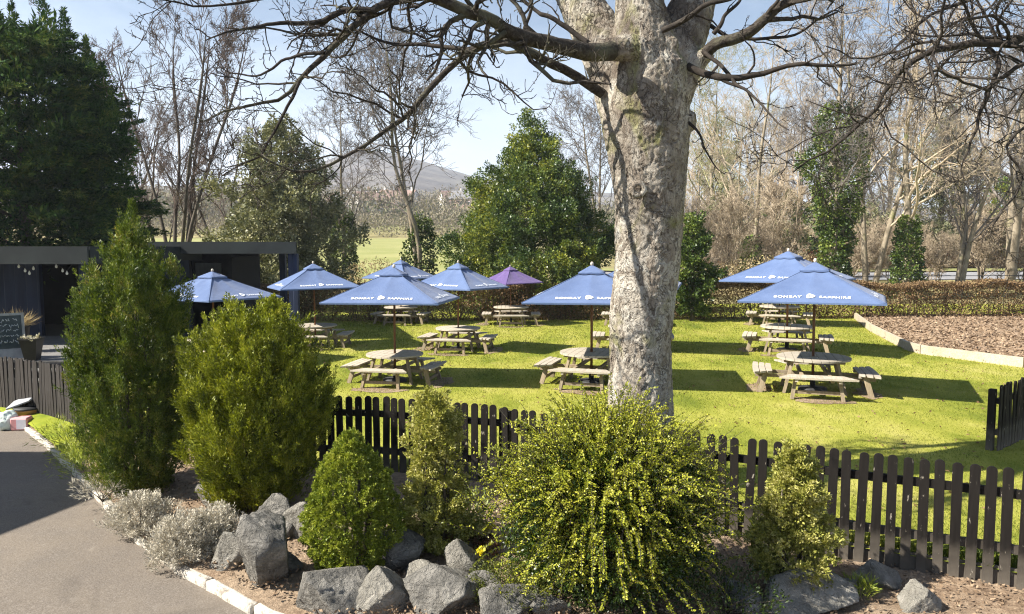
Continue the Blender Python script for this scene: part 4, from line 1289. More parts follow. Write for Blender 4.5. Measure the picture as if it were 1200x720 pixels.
ROCKS = [  # px centre, py base, width px, height px, Y, depth ratio, material, label
    (311, 697, 66, 92, None, 1.0, 'rock', 'tall split dark rock, biggest upright one at the left of the rockery'),
    (312, 640, 56, 52, None, .9, 'rock', 'grey rock with a flat sunlit face atop the tall split rock'),
    (264, 672, 44, 40, None, 1.0, 'rock_pale', 'low pale rock beside the silver shrubs, left of the split rock'),
    (350, 640, 40, 52, None, .8, 'rock_pale', 'pale smooth rock between the split rock and the pointed dwarf spruce'),
    (378, 722, 84, 58, None, 1.0, 'rock', 'wide flat topped rock in front, below the dwarf spruce'),
    (448, 724, 66, 46, None, 1.0, 'rock_pale', 'pale blocky rock just right of the wide flat topped one'),
    (459, 676, 66, 44, None, .8, 'rock', 'shaded dark rock sunk in soil between the dwarf spruce and narrow shrub'),
    (520, 728, 92, 52, None, 1.0, 'rock', 'large dark sloping rock at the bottom edge below the pale jagged one'),
    (545, 682, 48, 46, None, .9, 'rock_pale', 'pale jagged rock by the yellow flowers'),
    (592, 734, 78, 40, None, 1.0, 'rock', 'rounded blue grey rock at the bottom edge under the olive heather'),
    (534, 652, 34, 26, None, .9, 'rock', 'small blue grey rock in shade below the narrow shrub'),
    (944, 720, 100, 36, None, 1.0, 'rock_pale', 'low pale rock partly shaded below the cream edged shrub'),
    (1032, 690, 44, 28, None, .9, 'rock_pale', 'small pale rock behind the grass tuft at the foot of the fence'),
    (1077, 722, 42, 34, None, .9, 'rock_pale', 'pointed pale rock on the dry soil at the lower right'),
    (870, 724, 60, 40, None, 1.0, 'rock', 'dark rock in shade between the big shrub and the cream edged shrub'),
    (290, 585, 44, 26, None, .8, 'rock_pale', 'pale rock at the foot of the golden yew behind the silver shrubs'),
    (334, 676, 30, 30, None, .9, 'rock', 'small dark angular stone wedged right of the tall split rock'),
    (412, 706, 34, 30, None, .9, 'rock', 'small dark stone wedged between the flat topped and the pale blocky rock'),
    (490, 700, 40, 34, None, .9, 'rock_pale', 'small pale stone lying on soil left of the pale jagged rock'),
    (566, 712, 40, 34, None, .9, 'rock', 'dark angular stone between the sloping rock and the rounded blue grey one'),
    (640, 728, 46, 26, None, .9, 'rock', 'dark stone under the big shrub, right of the rounded blue grey rock'),
    (990, 712, 48, 26, None, .9, 'rock', 'dark low stone below the grass tuft at the lower right'),
    (252, 592, 40, 26, None, .8, 'rock_pale', 'pale rock half hidden by the silver shrubs, below the golden yew'),
]
def build_rocks():
    for i, (px, py, w, h, Y, dr, m, lab) in enumerate(ROCKS):
        z0 = (-.14 if px > 860 else -.09) if py > 600 else -.02
        c = G(px, py - h * .10, z0)
        k = c[1] / FPX
        sx, sz = w * k / 2, h * k / 2
        o = link('rock', rock_mesh(40 + i * 3, sx * 1.12, sx * dr * 1.05, sz * 1.26, 8 + i % 4), M[m])
        o.location = (c[0], c[1] + sx * .35, z0 + sz * .74); o.rotation_euler = (0, 0, 0)
        tag(o, lab, 'rock')
    # little stones and crumbs of bark over the soil
    g = np.random.default_rng(9); n = 15000
    px = g.uniform(120, 1230, n); py = g.uniform(560, 735, n)
    pts = np.array([G(a, b, -.02) for a, b in zip(px, py)])
    d = g.normal(size=(n, 3)); d[:, 2] *= .45
    k = in_bed(pts[:, 0], pts[:, 1])
    pts = pts[k]; d = d[k]; pts[:, 2] = -.02 - .10 * np.clip((pts[:, 0] - .2) / 1.6, 0, 1) + g.normal(0, .012, len(pts))
    V, F = leaves(g, pts, d, .035, .02)
    tag(link('leaf_litter', mesh('leaf_litter', V, F), M['dry_bits']), 'dry leaf litter and bark crumbs over the rockery soil', 'leaf litter', kind='stuff')

def in_bed(x, y):
    k = np.array([*KERB[1:], (0.6, 4.9), (2.2, 4.3), (4.2, 3.6), (6.2, 3.0)]); f = np.array([*FENCE_LEFT[1:], *FENCE_FRONT[:6]])
    o = np.argsort(k[:, 0])
    ky = np.interp(x, k[o, 0], k[o, 1]); fy = np.interp(x, f[:, 0], f[:, 1])
    return (y > ky + .12) & (y < fy + .02)

# ------------------------------------------------------------------ shrubs
def core_stems(g, base_r, height, n, mat, parent, r=.02, spread=.5):
    mb = MB()
    for i in range(n):
        a = g.random() * 6.28
        p0 = Vector((math.cos(a) * base_r * .3, math.sin(a) * base_r * .3, -.05))
        p2 = Vector((math.cos(a) * base_r * spread, math.sin(a) * base_r * spread, height))
        mb.tube([p0, p0.lerp(p2, .5) + Vector((g.normal(0, .03), g.normal(0, .03), 0)), p2], [r, r * .7, r * .25], 6)
    return mb.build('stem', mat, parent)

def profile_shrub(name, label, cat, px, py, z0, prof, spec, mat, seed, yscale=1.0, stem=True, extra=None, bough=None, ff=(), rk=.97):
    """prof: list of (photo y, half width px) from top to base"""
    g = np.random.default_rng(seed)
    c = G(px, py, z0); Y = c[1]
    zs, rs = [], []
    for (yy, hw) in sorted(prof, key=lambda t: -t[0]):
        zs.append(float(P(px, yy, Y)[2]) - z0); rs.append(hw * Y / FPX * rk)
    t = empty(name, (c[0], Y + max(rs) * .0, z0)); tag(t, label, cat)
    parts = []
    for (N, inner, lump, per, plen, ll, lw, up, out, spr, fan) in spec:
        pos, nor = shell_points(g, N, zs, rs, inner, lump, seed * 1.0, 2.6 if max(rs) > .5 else 5, yscale=yscale)
        ax = nor * out + np.array([0, 0, up]) + g.normal(size=(N, 3)) * .18
        pl = plen * g.uniform(.6, 1.3, N)
        base = pos - nrm(ax) * (pl * .75)[:, None]
        parts.append(plumes(g, base, ax, pl, per, ll, lw, spr, fan))
    if bough is not None:
        for (N, inner, lump, nsub, slen, swid, per, plen, ll, lw, up, out) in bough:
            pos, nor = shell_points(g, N, zs, rs, inner, lump, seed * 1.0 + 3, 3.2, yscale=yscale)
            parts.append(sprays(g, pos, nor * out + np.array([0, 0, up]) + g.normal(size=(N, 3)) * .2, nsub, slen, swid, per, plen, ll, lw, *ff))
    if extra is not None: parts.append(extra(g, zs, rs))
    V, F = merge(parts)
    link('foliage', mesh('foliage', V, F), mat, t)
    if stem: core_stems(g, max(rs), zs[-1] * .7, 7, M['bark_dark'], t, .02 + max(rs) * .012, .45)
    return t

def build_shrubs():
    A = [(242, 3), (252, 12), (268, 26), (285, 34), (300, 50), (322, 60), (350, 66), (400, 70), (440, 71), (480, 70), (515, 64), (545, 52), (572, 34)]
    ta = profile_shrub('tall_conifer', 'tall dark green upright conifer beside the curved drive, highest shrub in the bed', 'conifer', 164, 574, -.05, A,
        [(800, .25, .1, 34, .34, .05, .017, 1.0, .3, .3, .7)], M['thuja_dark'], 31, bough=[(430, .84, .30, 7, .40, .075, 46, .20, .036, .0105, 1.35, .36)], ff=(.42, .17, .22), rk=.79,
        extra=lambda g, zs, rs: leaders(g, zs, rs, [(-.10, .0, 1.0), (.05, .05, 1.09), (-.24, .1, .96), (.22, -.1, .95), (.36, .0, .80), (-.38, .0, .74), (.02, -.2, .94), (.45, -.1, .72)], .5))
    ta.scale = (1, 1, .925)
    B = [(352, 26), (362, 44), (376, 60), (400, 74), (425, 82), (455, 88), (500, 87), (530, 80), (555, 66), (580, 46), (592, 30)]
    tb = profile_shrub('golden_yew', 'broad round golden green conifer left of the black fence', 'conifer', 303, 592, -.05, B,
        [(900, .25, .1, 34, .34, .05, .018, 1.0, .4, .3, .7)], M['thuja_gold'], 57, bough=[(520, .84, .28, 7, .36, .075, 44, .19, .036, .011, 1.2, .44)], ff=(.42, .17, .24), rk=.77,
        extra=lambda g, zs, rs: leaders(g, zs, rs, [(-.55, -.1, .93), (-.38, -.3, .98), (-.22, .1, .99), (-.05, -.25, 1.0), (.12, .1, 1.0), (.28, -.1, 1.04), (.34, .05, 1.06), (.46, -.2, .99), (.6, 0, .93), (-.7, 0, .84), (.74, -.1, .84)], .4))
    tb.scale = (1.03, 1.03, .94)
    C = [(508, 2), (518, 14), (532, 27), (550, 40), (570, 52), (595, 60), (620, 62), (640, 58), (656, 46), (670, 26)]
    profile_shrub('dwarf_spruce', 'dense bright green pointed dwarf spruce among the rocks', 'conifer', 414, 668, -.08, C,
        [(900, .4, .1, 15, .12, .03, .014, .5, .8, .5, 1.0)], M['box'], 12, bough=[(760, .92, .16, 8, .06, .034, 16, .034, .021, .012, .4, 1.0)], rk=.86)
    D = [(460, 6), (475, 20), (500, 26), (525, 24), (545, 22), (565, 28), (590, 38), (615, 42), (630, 34), (645, 18)]
    profile_shrub('narrow_shrub', 'narrow uneven yellow green shrub before the fence, right of the dwarf spruce', 'shrub', 510, 644, -.05, D,
        [(300, .3, .4, 16, .12, .034, .017, .35, .9, .5, 1.0)], M['varieg'], 77, bough=[(330, .80, .60, 9, .13, .05, 15, .065, .027, .015, .5, .9)])
    Fp = [(520, 4), (535, 13), (555, 22), (575, 30), (600, 40), (625, 48), (650, 52), (668, 44), (684, 22)]
    profile_shrub('cream_edged_shrub', 'small cone shaped shrub with cream edged leaves against the right fence', 'shrub', 928, 688, -.12, Fp,
        [(240, .3, .4, 15, .12, .034, .018, .3, .9, .5, 1.0)], M['varieg'], 45, bough=[(330, .80, .60, 8, .12, .05, 14, .06, .027, .016, .5, .9)], rk=.80)
    # silver cushions by the kerb
    for i, (px, py, hw, h, lab) in enumerate(((166, 620, 31, 40, 'silver grey cushion shrub at the foot of the tall conifer, leftmost of three'), (215, 652, 37, 48, 'silver grey cushion shrub in the middle of three along the kerb'), (250, 642, 31, 46, 'silver grey cushion shrub with browned tips beside the low pale rock'))):
        prof = [(py - h, hw * .45), (py - h * .8, hw * .75), (py - h * .5, hw), (py - h * .25, hw), (py, hw * .8)]
        profile_shrub('silver_shrub', lab, 'shrub', px, py, -.08, prof, [(620, .70, .5, 22, .13, .030, .0085, .8, .7, .25, .7)], M['silver'], 90 + i, stem=True)
    # the big arching shrub
    big_shrub()
    # small things at its foot
    def tuft(name, label, cat, px, py, n, per, plen, ll, lw, rad, up, mat, seed, z=-.06, part='foliage', h=.0):
        g = np.random.default_rng(seed); c = G(px, py, z)
        t = empty(name, tuple(c)); tag(t, label, cat)
        a = g.random(n) * 6.28; r = rad * g.random(n) ** .5
        b = np.c_[r * np.cos(a), r * np.sin(a), g.random(n) * h]
        ax = np.c_[np.cos(a) * r / rad, np.sin(a) * r / rad, np.full(n, up)] + g.normal(size=(n, 3)) * .2
        V, F = plumes(g, b, ax, np.full(n, plen), per, ll, lw, .4, .9)
        link(part, mesh(part, V, F), M[mat], t)
        mb = MB()
        for i in range(6): mb.tube([(0, 0, -.03), tuple(b[i] * .5 + np.array([0, 0, .03])), tuple(b[i] + nrm(ax[i]) * plen * .8)], [.006, .005, .002], 5)
        mb.build('stem', M['bark_dark'], t); return t
    tuft('pale_edged_shrub', 'small shrub with pale edged leaves at the left foot of the big shrub', 'shrub', 540, 628, 60, 16, .22, .065, .024, .24, .9, 'pieris', 3, h=.22)
    tuft('bronze_plant', 'low bronze leaved plant beneath the pale edged shrub', 'plant', 552, 648, 40, 14, .12, .045, .022, .17, .6, 'red_leaf', 4, h=.08)
    for i, (px, py) in enumerate(((570, 640), (562, 668))):
        t = tuft('yellow_flower', ['clump of yellow flowers beside the bronze leaved plant', 'clump of yellow flowers above the pale jagged rock'][i], 'flower', px, py, 10, 10, .16, .035, .014, .05, 1.4, 'heather', 14 + i)
        g = np.random.default_rng(30 + i); n = 9
        V, F = plumes(g, np.c_[g.normal(0, .03, n), g.normal(0, .03, n), np.full(n, .15)], np.tile([[0, -.3, 1.0]], (n, 1)), np.full(n, .03), 9, .032, .022, .5, 1.5)
        link('bloom', mesh('bloom', V, F), M['yellow_flower'], t)
    tuft('heather', 'olive green heather mat spilling over the rounded blue grey rock', 'heather', 602, 698, 520, 15, .10, .022, .008, .30, .8, 'heather', 5, z=-.02, h=.14)
    tuft('grass_tuft', 'small bright green grass tuft at the foot of the right fence', 'grass tuft', 1008, 700, 26, 14, .15, .08, .007, .05, 1.5, 'box', 6, z=-.13)
    tuft('trailing_shrub', 'dark thin leaved low shrub at the bottom beside the big shrub', 'shrub', 852, 715, 90, 18, .22, .032, .014, .30, .8, 'lonicera_deep', 7, h=.15)
    tuft('feathery_plant', 'feathery blue green plant at the left foot of the tall conifer', 'plant', 104, 560, 46, 34, .42, .09, .007, .22, .9, 'box', 8, h=.1)
    tuft('feathery_plant', 'feathery green plant by the kerb where the grass strip ends', 'plant', 86, 525, 34, 34, .40, .09, .007, .20, .9, 'box', 18, h=.1)
    tuft('feathery_plant', 'low feathery plant below the tall conifer, nearest the kerb', 'plant', 120, 585, 24, 30, .26, .07, .007, .15, .8, 'silver', 19, h=.05)

def leaders(g, zs, rs, tips, ln):
    """upright leading shoots that break the outline: (x, y in radii, height share)"""
    H, Rm = zs[-1], max(rs); out = []
    for (x, y, h) in tips:
        n = 26
        t = np.linspace(0, 1, n)
        base = np.c_[x * Rm * np.ones(n) + g.normal(0, .03, n) * (1 - t), y * Rm * np.ones(n) + g.normal(0, .03, n) * (1 - t), H * h - ln * (1 - t) * 1.0 - .06]
        out.append(plumes(g, base, np.c_[g.normal(0, .3, n) * (1.2 - t), g.normal(0, .3, n) * (1.2 - t), np.ones(n)], .22 * (1.15 - .6 * t), 34, .044, .014, .28, .6))
    return merge(out)

def big_shrub():
    g = np.random.default_rng(101)
    c = G(716, 698, -.08)
    t = empty('arching_shrub', tuple(c)); t.scale = (1.0, 1.0, 1.08); tag(t, 'big yellow green shrub of arching small leaved shoots in front of the tree', 'shrub')
    parts_out, parts_in, stems = [], [], []
    n = 1650
    # shoots start on a low dome and arch outwards
    a = g.random(n) * 2 * math.pi; e = np.arcsin(g.random(n) ** .75)
    dirs = np.c_[np.cos(e) * np.cos(a), np.cos(e) * np.sin(a), np.sin(e)]
    ctr = np.array([0, .1, .55])
    start = ctr + dirs * np.array([.58, .52, .48]) * g.uniform(.55, 1.05, (n, 1))
    low = g.random(n) < .28
    start[low, 2] = g.uniform(.12, .5, low.sum())
    L = g.uniform(.35, .72, n)
    m = 14
    d = nrm(dirs + g.normal(size=(n, 3)) * .35 + np.array([0, 0, .45]))
    p = np.empty((n, m, 3)); p[:, 0] = start; dd = np.empty_like(p)
    droop = g.uniform(.05, .20, n)[:, None]
    for k in range(1, m):
        dd[:, k - 1] = d
        p[:, k] = p[:, k - 1] + d * (L / (m - 1))[:, None]
        d = nrm(d + np.array([0, 0, -1.0]) * droop * (k / m) * 1.6 + g.normal(size=(n, 3)) * .05)
    dd[:, -1] = d
    p[..., 2] = np.maximum(p[..., 2], .02)
    stems.append((p, np.repeat(np.linspace(.0045, .0018, m)[None], n, 0), 3))
    per = 88
    tt = np.sort(g.random((n, per)) ** .85, axis=1) * (m - 1.001); i = tt.astype(int); f = (tt - i)[..., None]
    idx = np.arange(n)[:, None]
    pos = p[idx, i] * (1 - f) + p[idx, i + 1] * f; tan = dd[idx, i]
    sidev = nrm(np.cross(tan, np.array([0, 0, 1.0]) + g.normal(size=(n, 1, 3)) * .5))
    sgn = np.where(np.arange(per) % 2 == 0, 1, -1)[None, :, None]
    ld = sidev * sgn + tan * .55 + g.normal(size=(n, per, 3)) * .28
    V, F = leaves(g, pos.reshape(-1, 3), ld.reshape(-1, 3), .0225, .0125)
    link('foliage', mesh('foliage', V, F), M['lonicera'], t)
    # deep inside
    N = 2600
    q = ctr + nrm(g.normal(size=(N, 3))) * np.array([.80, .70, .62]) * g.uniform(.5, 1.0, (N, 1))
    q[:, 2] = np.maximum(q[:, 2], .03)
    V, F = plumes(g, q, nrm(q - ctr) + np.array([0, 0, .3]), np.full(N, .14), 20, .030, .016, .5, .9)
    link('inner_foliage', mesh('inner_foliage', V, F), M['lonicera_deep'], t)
    # thin bare shoots standing over the top
    k = 190
    a = g.uniform(0, 6.28, k); r = .95 * g.random(k) ** .5
    s = np.c_[r * np.cos(a) - .1, r * np.sin(a) * .8 + .1, g.uniform(.75, 1.1, k) - r * .28]
    d = nrm(np.c_[np.cos(a) * r * .9, np.sin(a) * r * .6, np.full(k, .9)] + g.normal(size=(k, 3)) * .3)
    L = g.uniform(.25, .62, k); pp = np.empty((k, 8, 3)); pp[:, 0] = s
    for j in range(1, 8):
        pp[:, j] = pp[:, j - 1] + d * (L / 7)[:, None]; d = nrm(d + g.normal(size=(k, 3)) * .12 + np.array([0, 0, -.03]))
    stems.append((pp, np.repeat(np.linspace(.0045, .0018, 8)[None], k, 0), 3))
    per = 34
    tt = g.random((k, per)) * 6.99; i = tt.astype(int); f = (tt - i)[..., None]; idx = np.arange(k)[:, None]
    pos = pp[idx, i] * (1 - f) + pp[idx, i + 1] * f
    V, F = leaves(g, pos.reshape(-1, 3), (g.normal(size=(k * per, 3)) + np.array([0, 0, .5])), .022, .011)
    link('shoot_leaves', mesh('shoot_leaves', V, F), M['lonicera'], t)
    V, F = tubes(stems)
    link('twigs', mesh('twigs', V, F, True), M['limb'], t)
    core_stems(g, .5, .75, 12, M['bark_dark'], t, .022, 1.0)

# ------------------------------------------------------------------ hedges
def hedge(name, label, a, b, h, w, mat, per_m, leaf, seed, z0=0.0, dip=.13, mass=None):
    g = np.random.default_rng(seed)
    a, b = np.array(a, float), np.array(b, float); L = np.linalg.norm(b - a); u = (b - a) / L; nv = np.array([-u[1], u[0]])
    N = int(L * per_m)
    s = g.random(N) * L
    ph = g.random(N)
    # leaves crowd on the clipped faces
    face = g.random(N)
    v = np.where(face < .47, -w / 2 + np.abs(g.normal(0, .10, N)), np.where(face < .55, w / 2 - np.abs(g.normal(0, .07, N)), g.uniform(-w / 2, w / 2, N)))
    z = np.where(face < .55, g.random(N) * h, h - np.abs(g.normal(0, .09, N)))
    wob = np.array([mnoise.fractal(Vector((x * .9, y * 3, seed)), 1, 2, 3) for x, y in zip(s, z)])
    v = v + wob * .10
    z = z * (1 + np.array([mnoise.noise(Vector((x * .5, seed, 2))) for x in s]) * dip) + np.abs(g.normal(0, .04, N)) * (face > .55)
    pos = np.c_[u[0] * s + nv[0] * v, u[1] * s + nv[1] * v, z]
    o3 = np.array([*a, z0])
    d = g.normal(size=(N, 3)); d[:, 2] += .2
    V, F = leaves(g, pos, d, leaf, leaf * .55, curl=.06)
    t = empty(name, tuple(o3)); tag(t, label, 'hedge')
    link('leaves', mesh('leaves', V, F), mat, t)
    # its twiggy stems
    k = int(L * 7); s = g.random(k) * L
    p0 = np.c_[u[0] * s, u[1] * s, np.zeros(k)]
    m = 5; p = np.empty((k, m, 3)); p[:, 0] = p0; d = nrm(np.c_[g.normal(0, .35, k), g.normal(0, .25, k), np.ones(k)])
    for j in range(1, m): p[:, j] = p[:, j - 1] + d * (h / 4 * .97); d = nrm(d + g.normal(size=(k, 3)) * .15)
    V, F = tubes([(p, np.repeat(np.linspace(.02, .008, m)[None], k, 0), 4)])
    link('twigs', mesh('twigs', V, F), M['bark_dark'], t)
    return t
# ------------------------------------------------------------------ the big tree
TY = 8.38
def limb(pts, Y0, Y1=None, r0=.1, r1=.03):
    """a limb read off the photograph, receding or coming forward from Y0 to Y1"""
    Y1 = Y0 if Y1 is None else Y1
    n = len(pts)
    out = [P(x, y, Y0 + (Y1 - Y0) * i / (n - 1)) for i, (x, y) in enumerate(pts)]
    k = .64 if Y0 < 11 else .82
    return np.array(out), np.linspace(r0 * k, r1 * k, n)

TWIGS = [
    dict(per_m=5.2, count=0, angle=52, aspread=16, ratio=.40, npts=9, wiggle=.30, trop=.06, rr=.55, rmin=.0058, rmax=.032, t=(.16, 1), fall=.5, maxlen=1.25, flat=.15),
    dict(per_m=7.0, count=0, angle=52, aspread=14, ratio=.42, npts=6, wiggle=.33, trop=.10, rr=.62, rmin=.0044, rmax=.014, t=(.12, 1), fall=.35, maxlen=.50, flat=.15),
    dict(per_m=14.0, count=0, angle=48, aspread=18, ratio=.5, npts=5, wiggle=.38, trop=.14, rr=.75, rmin=.0038, rmax=.008, t=(.15, 1), fall=.3, maxlen=.19, tip=1.0),
]
def build_big_tree():
    base = P(752, 565, TY); base[2] = 0
    t = empty('bare_tree', tuple(base)); tag(t, 'big bare tree with a thick pale flaking trunk in the middle of the lawn edge', 'tree')
    o = base
    # trunk rings read from its outline: (photo y, left, right)
    rings = [(560, 700, 800), (530, 704, 795), (500, 708, 791), (470, 711, 788), (430, 715, 786), (400, 713, 787), (350, 716, 791), (300, 721, 797), (250, 722, 800), (215, 719, 803), (190, 716, 805), (160, 712, 806), (130, 712, 806), (100, 714, 806), (80, 716, 806)]
    bm = bmesh.new()
    K = 32; prev = None
    def add_loft(rs):
        prev = None; first = None
        for (c, ax, r) in rs:
            u = Vector((1, 0, 0)) - ax * ax.x; u.normalize(); w = ax.cross(u)
            ring = [bm.verts.new(c + (u * math.cos(k * 2 * math.pi / K) + w * math.sin(k * 2 * math.pi / K)) * r) for k in range(K)]
            if prev:
                for k in range(K): bm.faces.new((prev[k], prev[(k + 1) % K], ring[(k + 1) % K], ring[k]))
            else: bm.faces.new(ring[::-1])
            prev = ring
        bm.faces.new(prev)
    rs = []
    for (y, l, r_) in rings:
        c = P((l + r_) / 2, y, TY); rs.append((Vector(c - o), Vector((0, 0, 1)), (r_ - l) / 2 * TY / FPX))
    rs.insert(0, (Vector((rs[0][0].x, 0, -.35)), Vector((0, 0, 1)), rs[0][2] * 1.25))
    c = P(764, 60, TY); rs.append((Vector(c - o), Vector((0, 0, 1)), .30)); c = P(766, 45, TY); rs.append((Vector(c - o), Vector((0, 0, 1)), .12))
    add_loft(rs)
    def stem(pts, widths, dy):
        q = [Vector(P(x, y, TY + d * .73) - o) for (x, y), d in zip(pts, dy)]
        out = []
        for i, p in enumerate(q):
            ax = (q[min(i + 1, len(q) - 1)] - q[max(i - 1, 0)]).normalized()
            out.append((p, ax, widths[i] / 2 * TY / FPX))
        # denser
        P3, W3 = resample(np.array([x[0][:] for x in out]), [x[2] for x in out], 18)
        res = []
        for i in range(18):
            ax = Vector(P3[min(i + 1, 17)] - P3[max(i - 1, 0)]).normalized(); res.append((Vector(P3[i]), ax, W3[i]))
        add_loft(res)
    stem([(766, 130), (764, 80), (752, 30), (745, -30), (740, -120), (740, -240)], [80, 72, 50, 42, 34, 22], [0, 0, -.05, -.1, -.2, -.3])       # middle
    stem([(764, 150), (775, 95), (797, 45), (814, 0), (832, -60), (850, -170)], [76, 70, 54, 42, 34, 22], [.05, .1, .25, .4, .6, 1.0])          # right
    stem([(755, 170), (738, 120), (712, 62), (683, 10), (658, -40), (620, -150)], [64, 66, 58, 46, 36, 22], [.2, .3, .45, .6, .8, 1.2])          # left, behind
    stem([(744, 225), (735, 180), (724, 140), (714, 108), (718, 75)], [40, 46, 42, 36, 40], [.05, .1, .15, .2, .25])                              # swelling on the left
    stem([(770, 90), (742, 58), (716, 58), (690, 62)], [46, 36, 27, 20], [-.25, -.42, -.50, -.55])                                                # collar of the long left limb
    stem([(790, 110), (806, 84), (822, 68), (834, 60)], [44, 34, 24, 16], [-.1, -.1, -.15, -.2])
    for (kx, ky, kr, kd) in ((748, 222, 12, -.50), (731, 53, 12, -.50), (785, 54, 9, -.45), (806, 142, 11, -.25), (786, 80, 16, -.40)):
        c = Vector(P(kx, ky, TY + kd * .73 + .09) - o)
        ax = Vector((0.1, -1, 0)).normalized() if kx < 800 else Vector((1, -.4, 0)).normalized()
        add_loft([(c - ax * .2, ax, kr * TY / FPX * 1.2), (c + ax * .04, ax, kr * TY / FPX), (c + ax * .08, ax, kr * TY / FPX * .8)])
    me = bpy.data.meshes.new('trunk'); bmesh.ops.recalc_face_normals(bm, faces=bm.faces); bm.to_mesh(me); bm.free()
    ob = link('trunk', me, None, t)
    md = ob.modifiers.new('remesh', 'REMESH'); md.mode = 'VOXEL'; md.voxel_size = .014
    sm = ob.modifiers.new('smooth', 'SMOOTH'); sm.iterations = 5; sm.factor = .5
    bpy.context.view_layer.update()
    dg = bpy.context.evaluated_depsgraph_get()
    m2 = bpy.data.meshes.new_from_object(ob.evaluated_get(dg)); ob.modifiers.clear(); ob.data = m2
    m2.materials.clear(); m2.materials.append(M['bark_big'])
    nv = len(m2.vertices); co = np.empty(nv * 3); m2.vertices.foreach_get('co', co); co = co.reshape(-1, 3)
    no = np.empty(nv * 3); m2.vertices.foreach_get('normal', no); no = no.reshape(-1, 3)
    s = co * np.array([1, 1, .5])
    n1 = fbm(s, 3.0, 3, 1.0); n2 = fbm(s, 9.0, 4, 5.0); n3 = np.array([mnoise.cell(Vector((q[0] * 9, q[1] * 9, q[2] * 5))) for q in co + no * .0 + np.c_[n1, n2, n1] * .12])
    n4 = fbm(co * np.array([1, 1, .38]) + np.c_[n1, n2, n1] * .05, 10.0, 3, 11.0); n5 = fbm(co, 24.0, 2, 3.0)
    flare = np.clip(1 - co[:, 2] / .7, 0, 1) ** 2
    ang = np.arctan2(co[:, 1], co[:, 0])
    co = co + no * (n1 * .016 + n2 * .005 + n3 * .004 - np.clip(.16 - np.abs(n4), 0, 1) * .06 + n5 * .007 + flare * (.10 + .10 * np.sin(ang * 5 + 1)))[:, None]
    m2.vertices.foreach_set('co', co.ravel()); m2.update()
    for p_ in m2.polygons: p_.use_smooth = True
    # cut-branch rings
    for (kx, ky, kr, kd) in ((748, 222, 6.5, -.56), (731, 53, 5, -.60)):
        c = Vector(P(kx, ky, TY + kd * .73) - o); bmk = bmesh.new()
        rr = kr * TY / FPX; n, k = 24, 8
        vs = [[bmk.verts.new((math.cos(i * 6.283 / n) * (rr + .5 * rr * math.cos(j * 6.283 / k)) * (1 + .1 * math.sin(i * 1.7)), -.35 * rr * math.sin(j * 6.283 / k), math.sin(i * 6.283 / n) * (rr + .5 * rr * math.cos(j * 6.283 / k)))) for j in range(k)] for i in range(n)]
        for i in range(n):
            for j in range(k):
                bmk.faces.new((vs[i][j], vs[(i + 1) % n][j], vs[(i + 1) % n][(j + 1) % k], vs[i][(j + 1) % k])).smooth = True
        mk = bpy.data.meshes.new('branch_scar'); bmesh.ops.recalc_face_normals(bmk, faces=bmk.faces); bmk.to_mesh(mk); bmk.free()
        link('branch_scar', mk, M['bark_big'], ob, tuple(c))
    # limbs seen in the photo, then the unseen crown above
    L = []
    L.append(limb([(716, 60), (690, 62), (655, 52), (612, 38), (570, 19), (515, -3), (440, -25), (360, -52)], TY - .5, TY - 2.2, .150, .030))
    L.append(limb([(706, 110), (672, 88), (640, 72), (610, 60), (590, 50), (560, 52), (530, 75), (502, 104), (482, 132), (440, 160), (402, 184), (360, 202), (330, 195), (306, 184)], TY, TY - 1.6, .085, .012))
    L.append(limb([(592, 51), (545, 57), (500, 51), (455, 46), (420, 36), (395, 20)], TY - .5, TY + .3, .048, .012))
    L.append(limb([(640, -60), (560, -22), (500, -2), (455, 8), (430, 18), (402, 42), (378, 66), (354, 92), (332, 112), (303, 119), (270, 128), (245, 140)], TY + .4, TY - 1.0, .12, .012))
    L.append(limb([(440, 13), (400, 10), (372, 24), (330, 27), (300, 32), (268, 38), (238, 45)], TY - .1, TY - .4, .06, .010))
    L.append(limb([(352, 94), (335, 130), (322, 158), (308, 180), (285, 194), (262, 205)], TY - .7, TY - 1.1, .03, .008))
    L.append(limb([(380, 62), (352, 66), (325, 77), (300, 88), (270, 84), (250, 72)], TY - .6, TY - .2, .03, .008))
    L.append(limb([(560, -30), (480, -28), (400, -12), (340, -2), (280, 2), (225, 6), (180, 2)], TY + .2, TY - .6, .06, .010))
    L.append(limb([(700, 58), (668, 35), (632, 12), (600, -8), (560, -40)], TY + .1, TY + .5, .05, .02))
    L.append(limb([(824, 66), (838, 53), (868, 44), (900, 20), (930, -2), (985, -40), (1050, -90)], TY - .15, TY - .8, .105, .035))
    L.append(limb([(806, 78), (828, 88), (850, 93), (880, 89), (925, 82), (1003, 79)], TY - .2, TY - .9, .070, .018))
    L.append(limb([(824, 60), (846, 82), (868, 100), (890, 124), (905, 140), (925, 150)], TY - .25, TY - 1.2, .036, .009))
    L.append(limb([(824, 25), (850, 38), (880, 46), (925, 42), (960, 22), (990, 5)], TY + .2, TY - .4, .04, .010))
    L.append(limb([(806, 143), (818, 152), (824, 172), (834, 192), (846, 205)], TY - .2, TY - .5, .026, .007))
    L.append(limb([(776, 36), (800, 24), (826, 12), (862, -5), (900, -30)], TY - .5, TY - 1.0, .05, .02))
    L.append(limb([(836, 40), (850, 22), (866, 2), (880, -25)], TY - .1, TY - .1, .04, .02))
    # crown overhead, out of the picture: its twigs dapple the lawn
    def up(px, py, Y0, dx, dy, dz, r):
        a = P(px, py, Y0); pts = [a, a + np.array([dx * .3, dy * .3, dz * .42]), a + np.array([dx * .65, dy * .65, dz * .75]), a + np.array([dx, dy, dz])]
        return np.array(pts), np.linspace(r * .55, .015, 4)
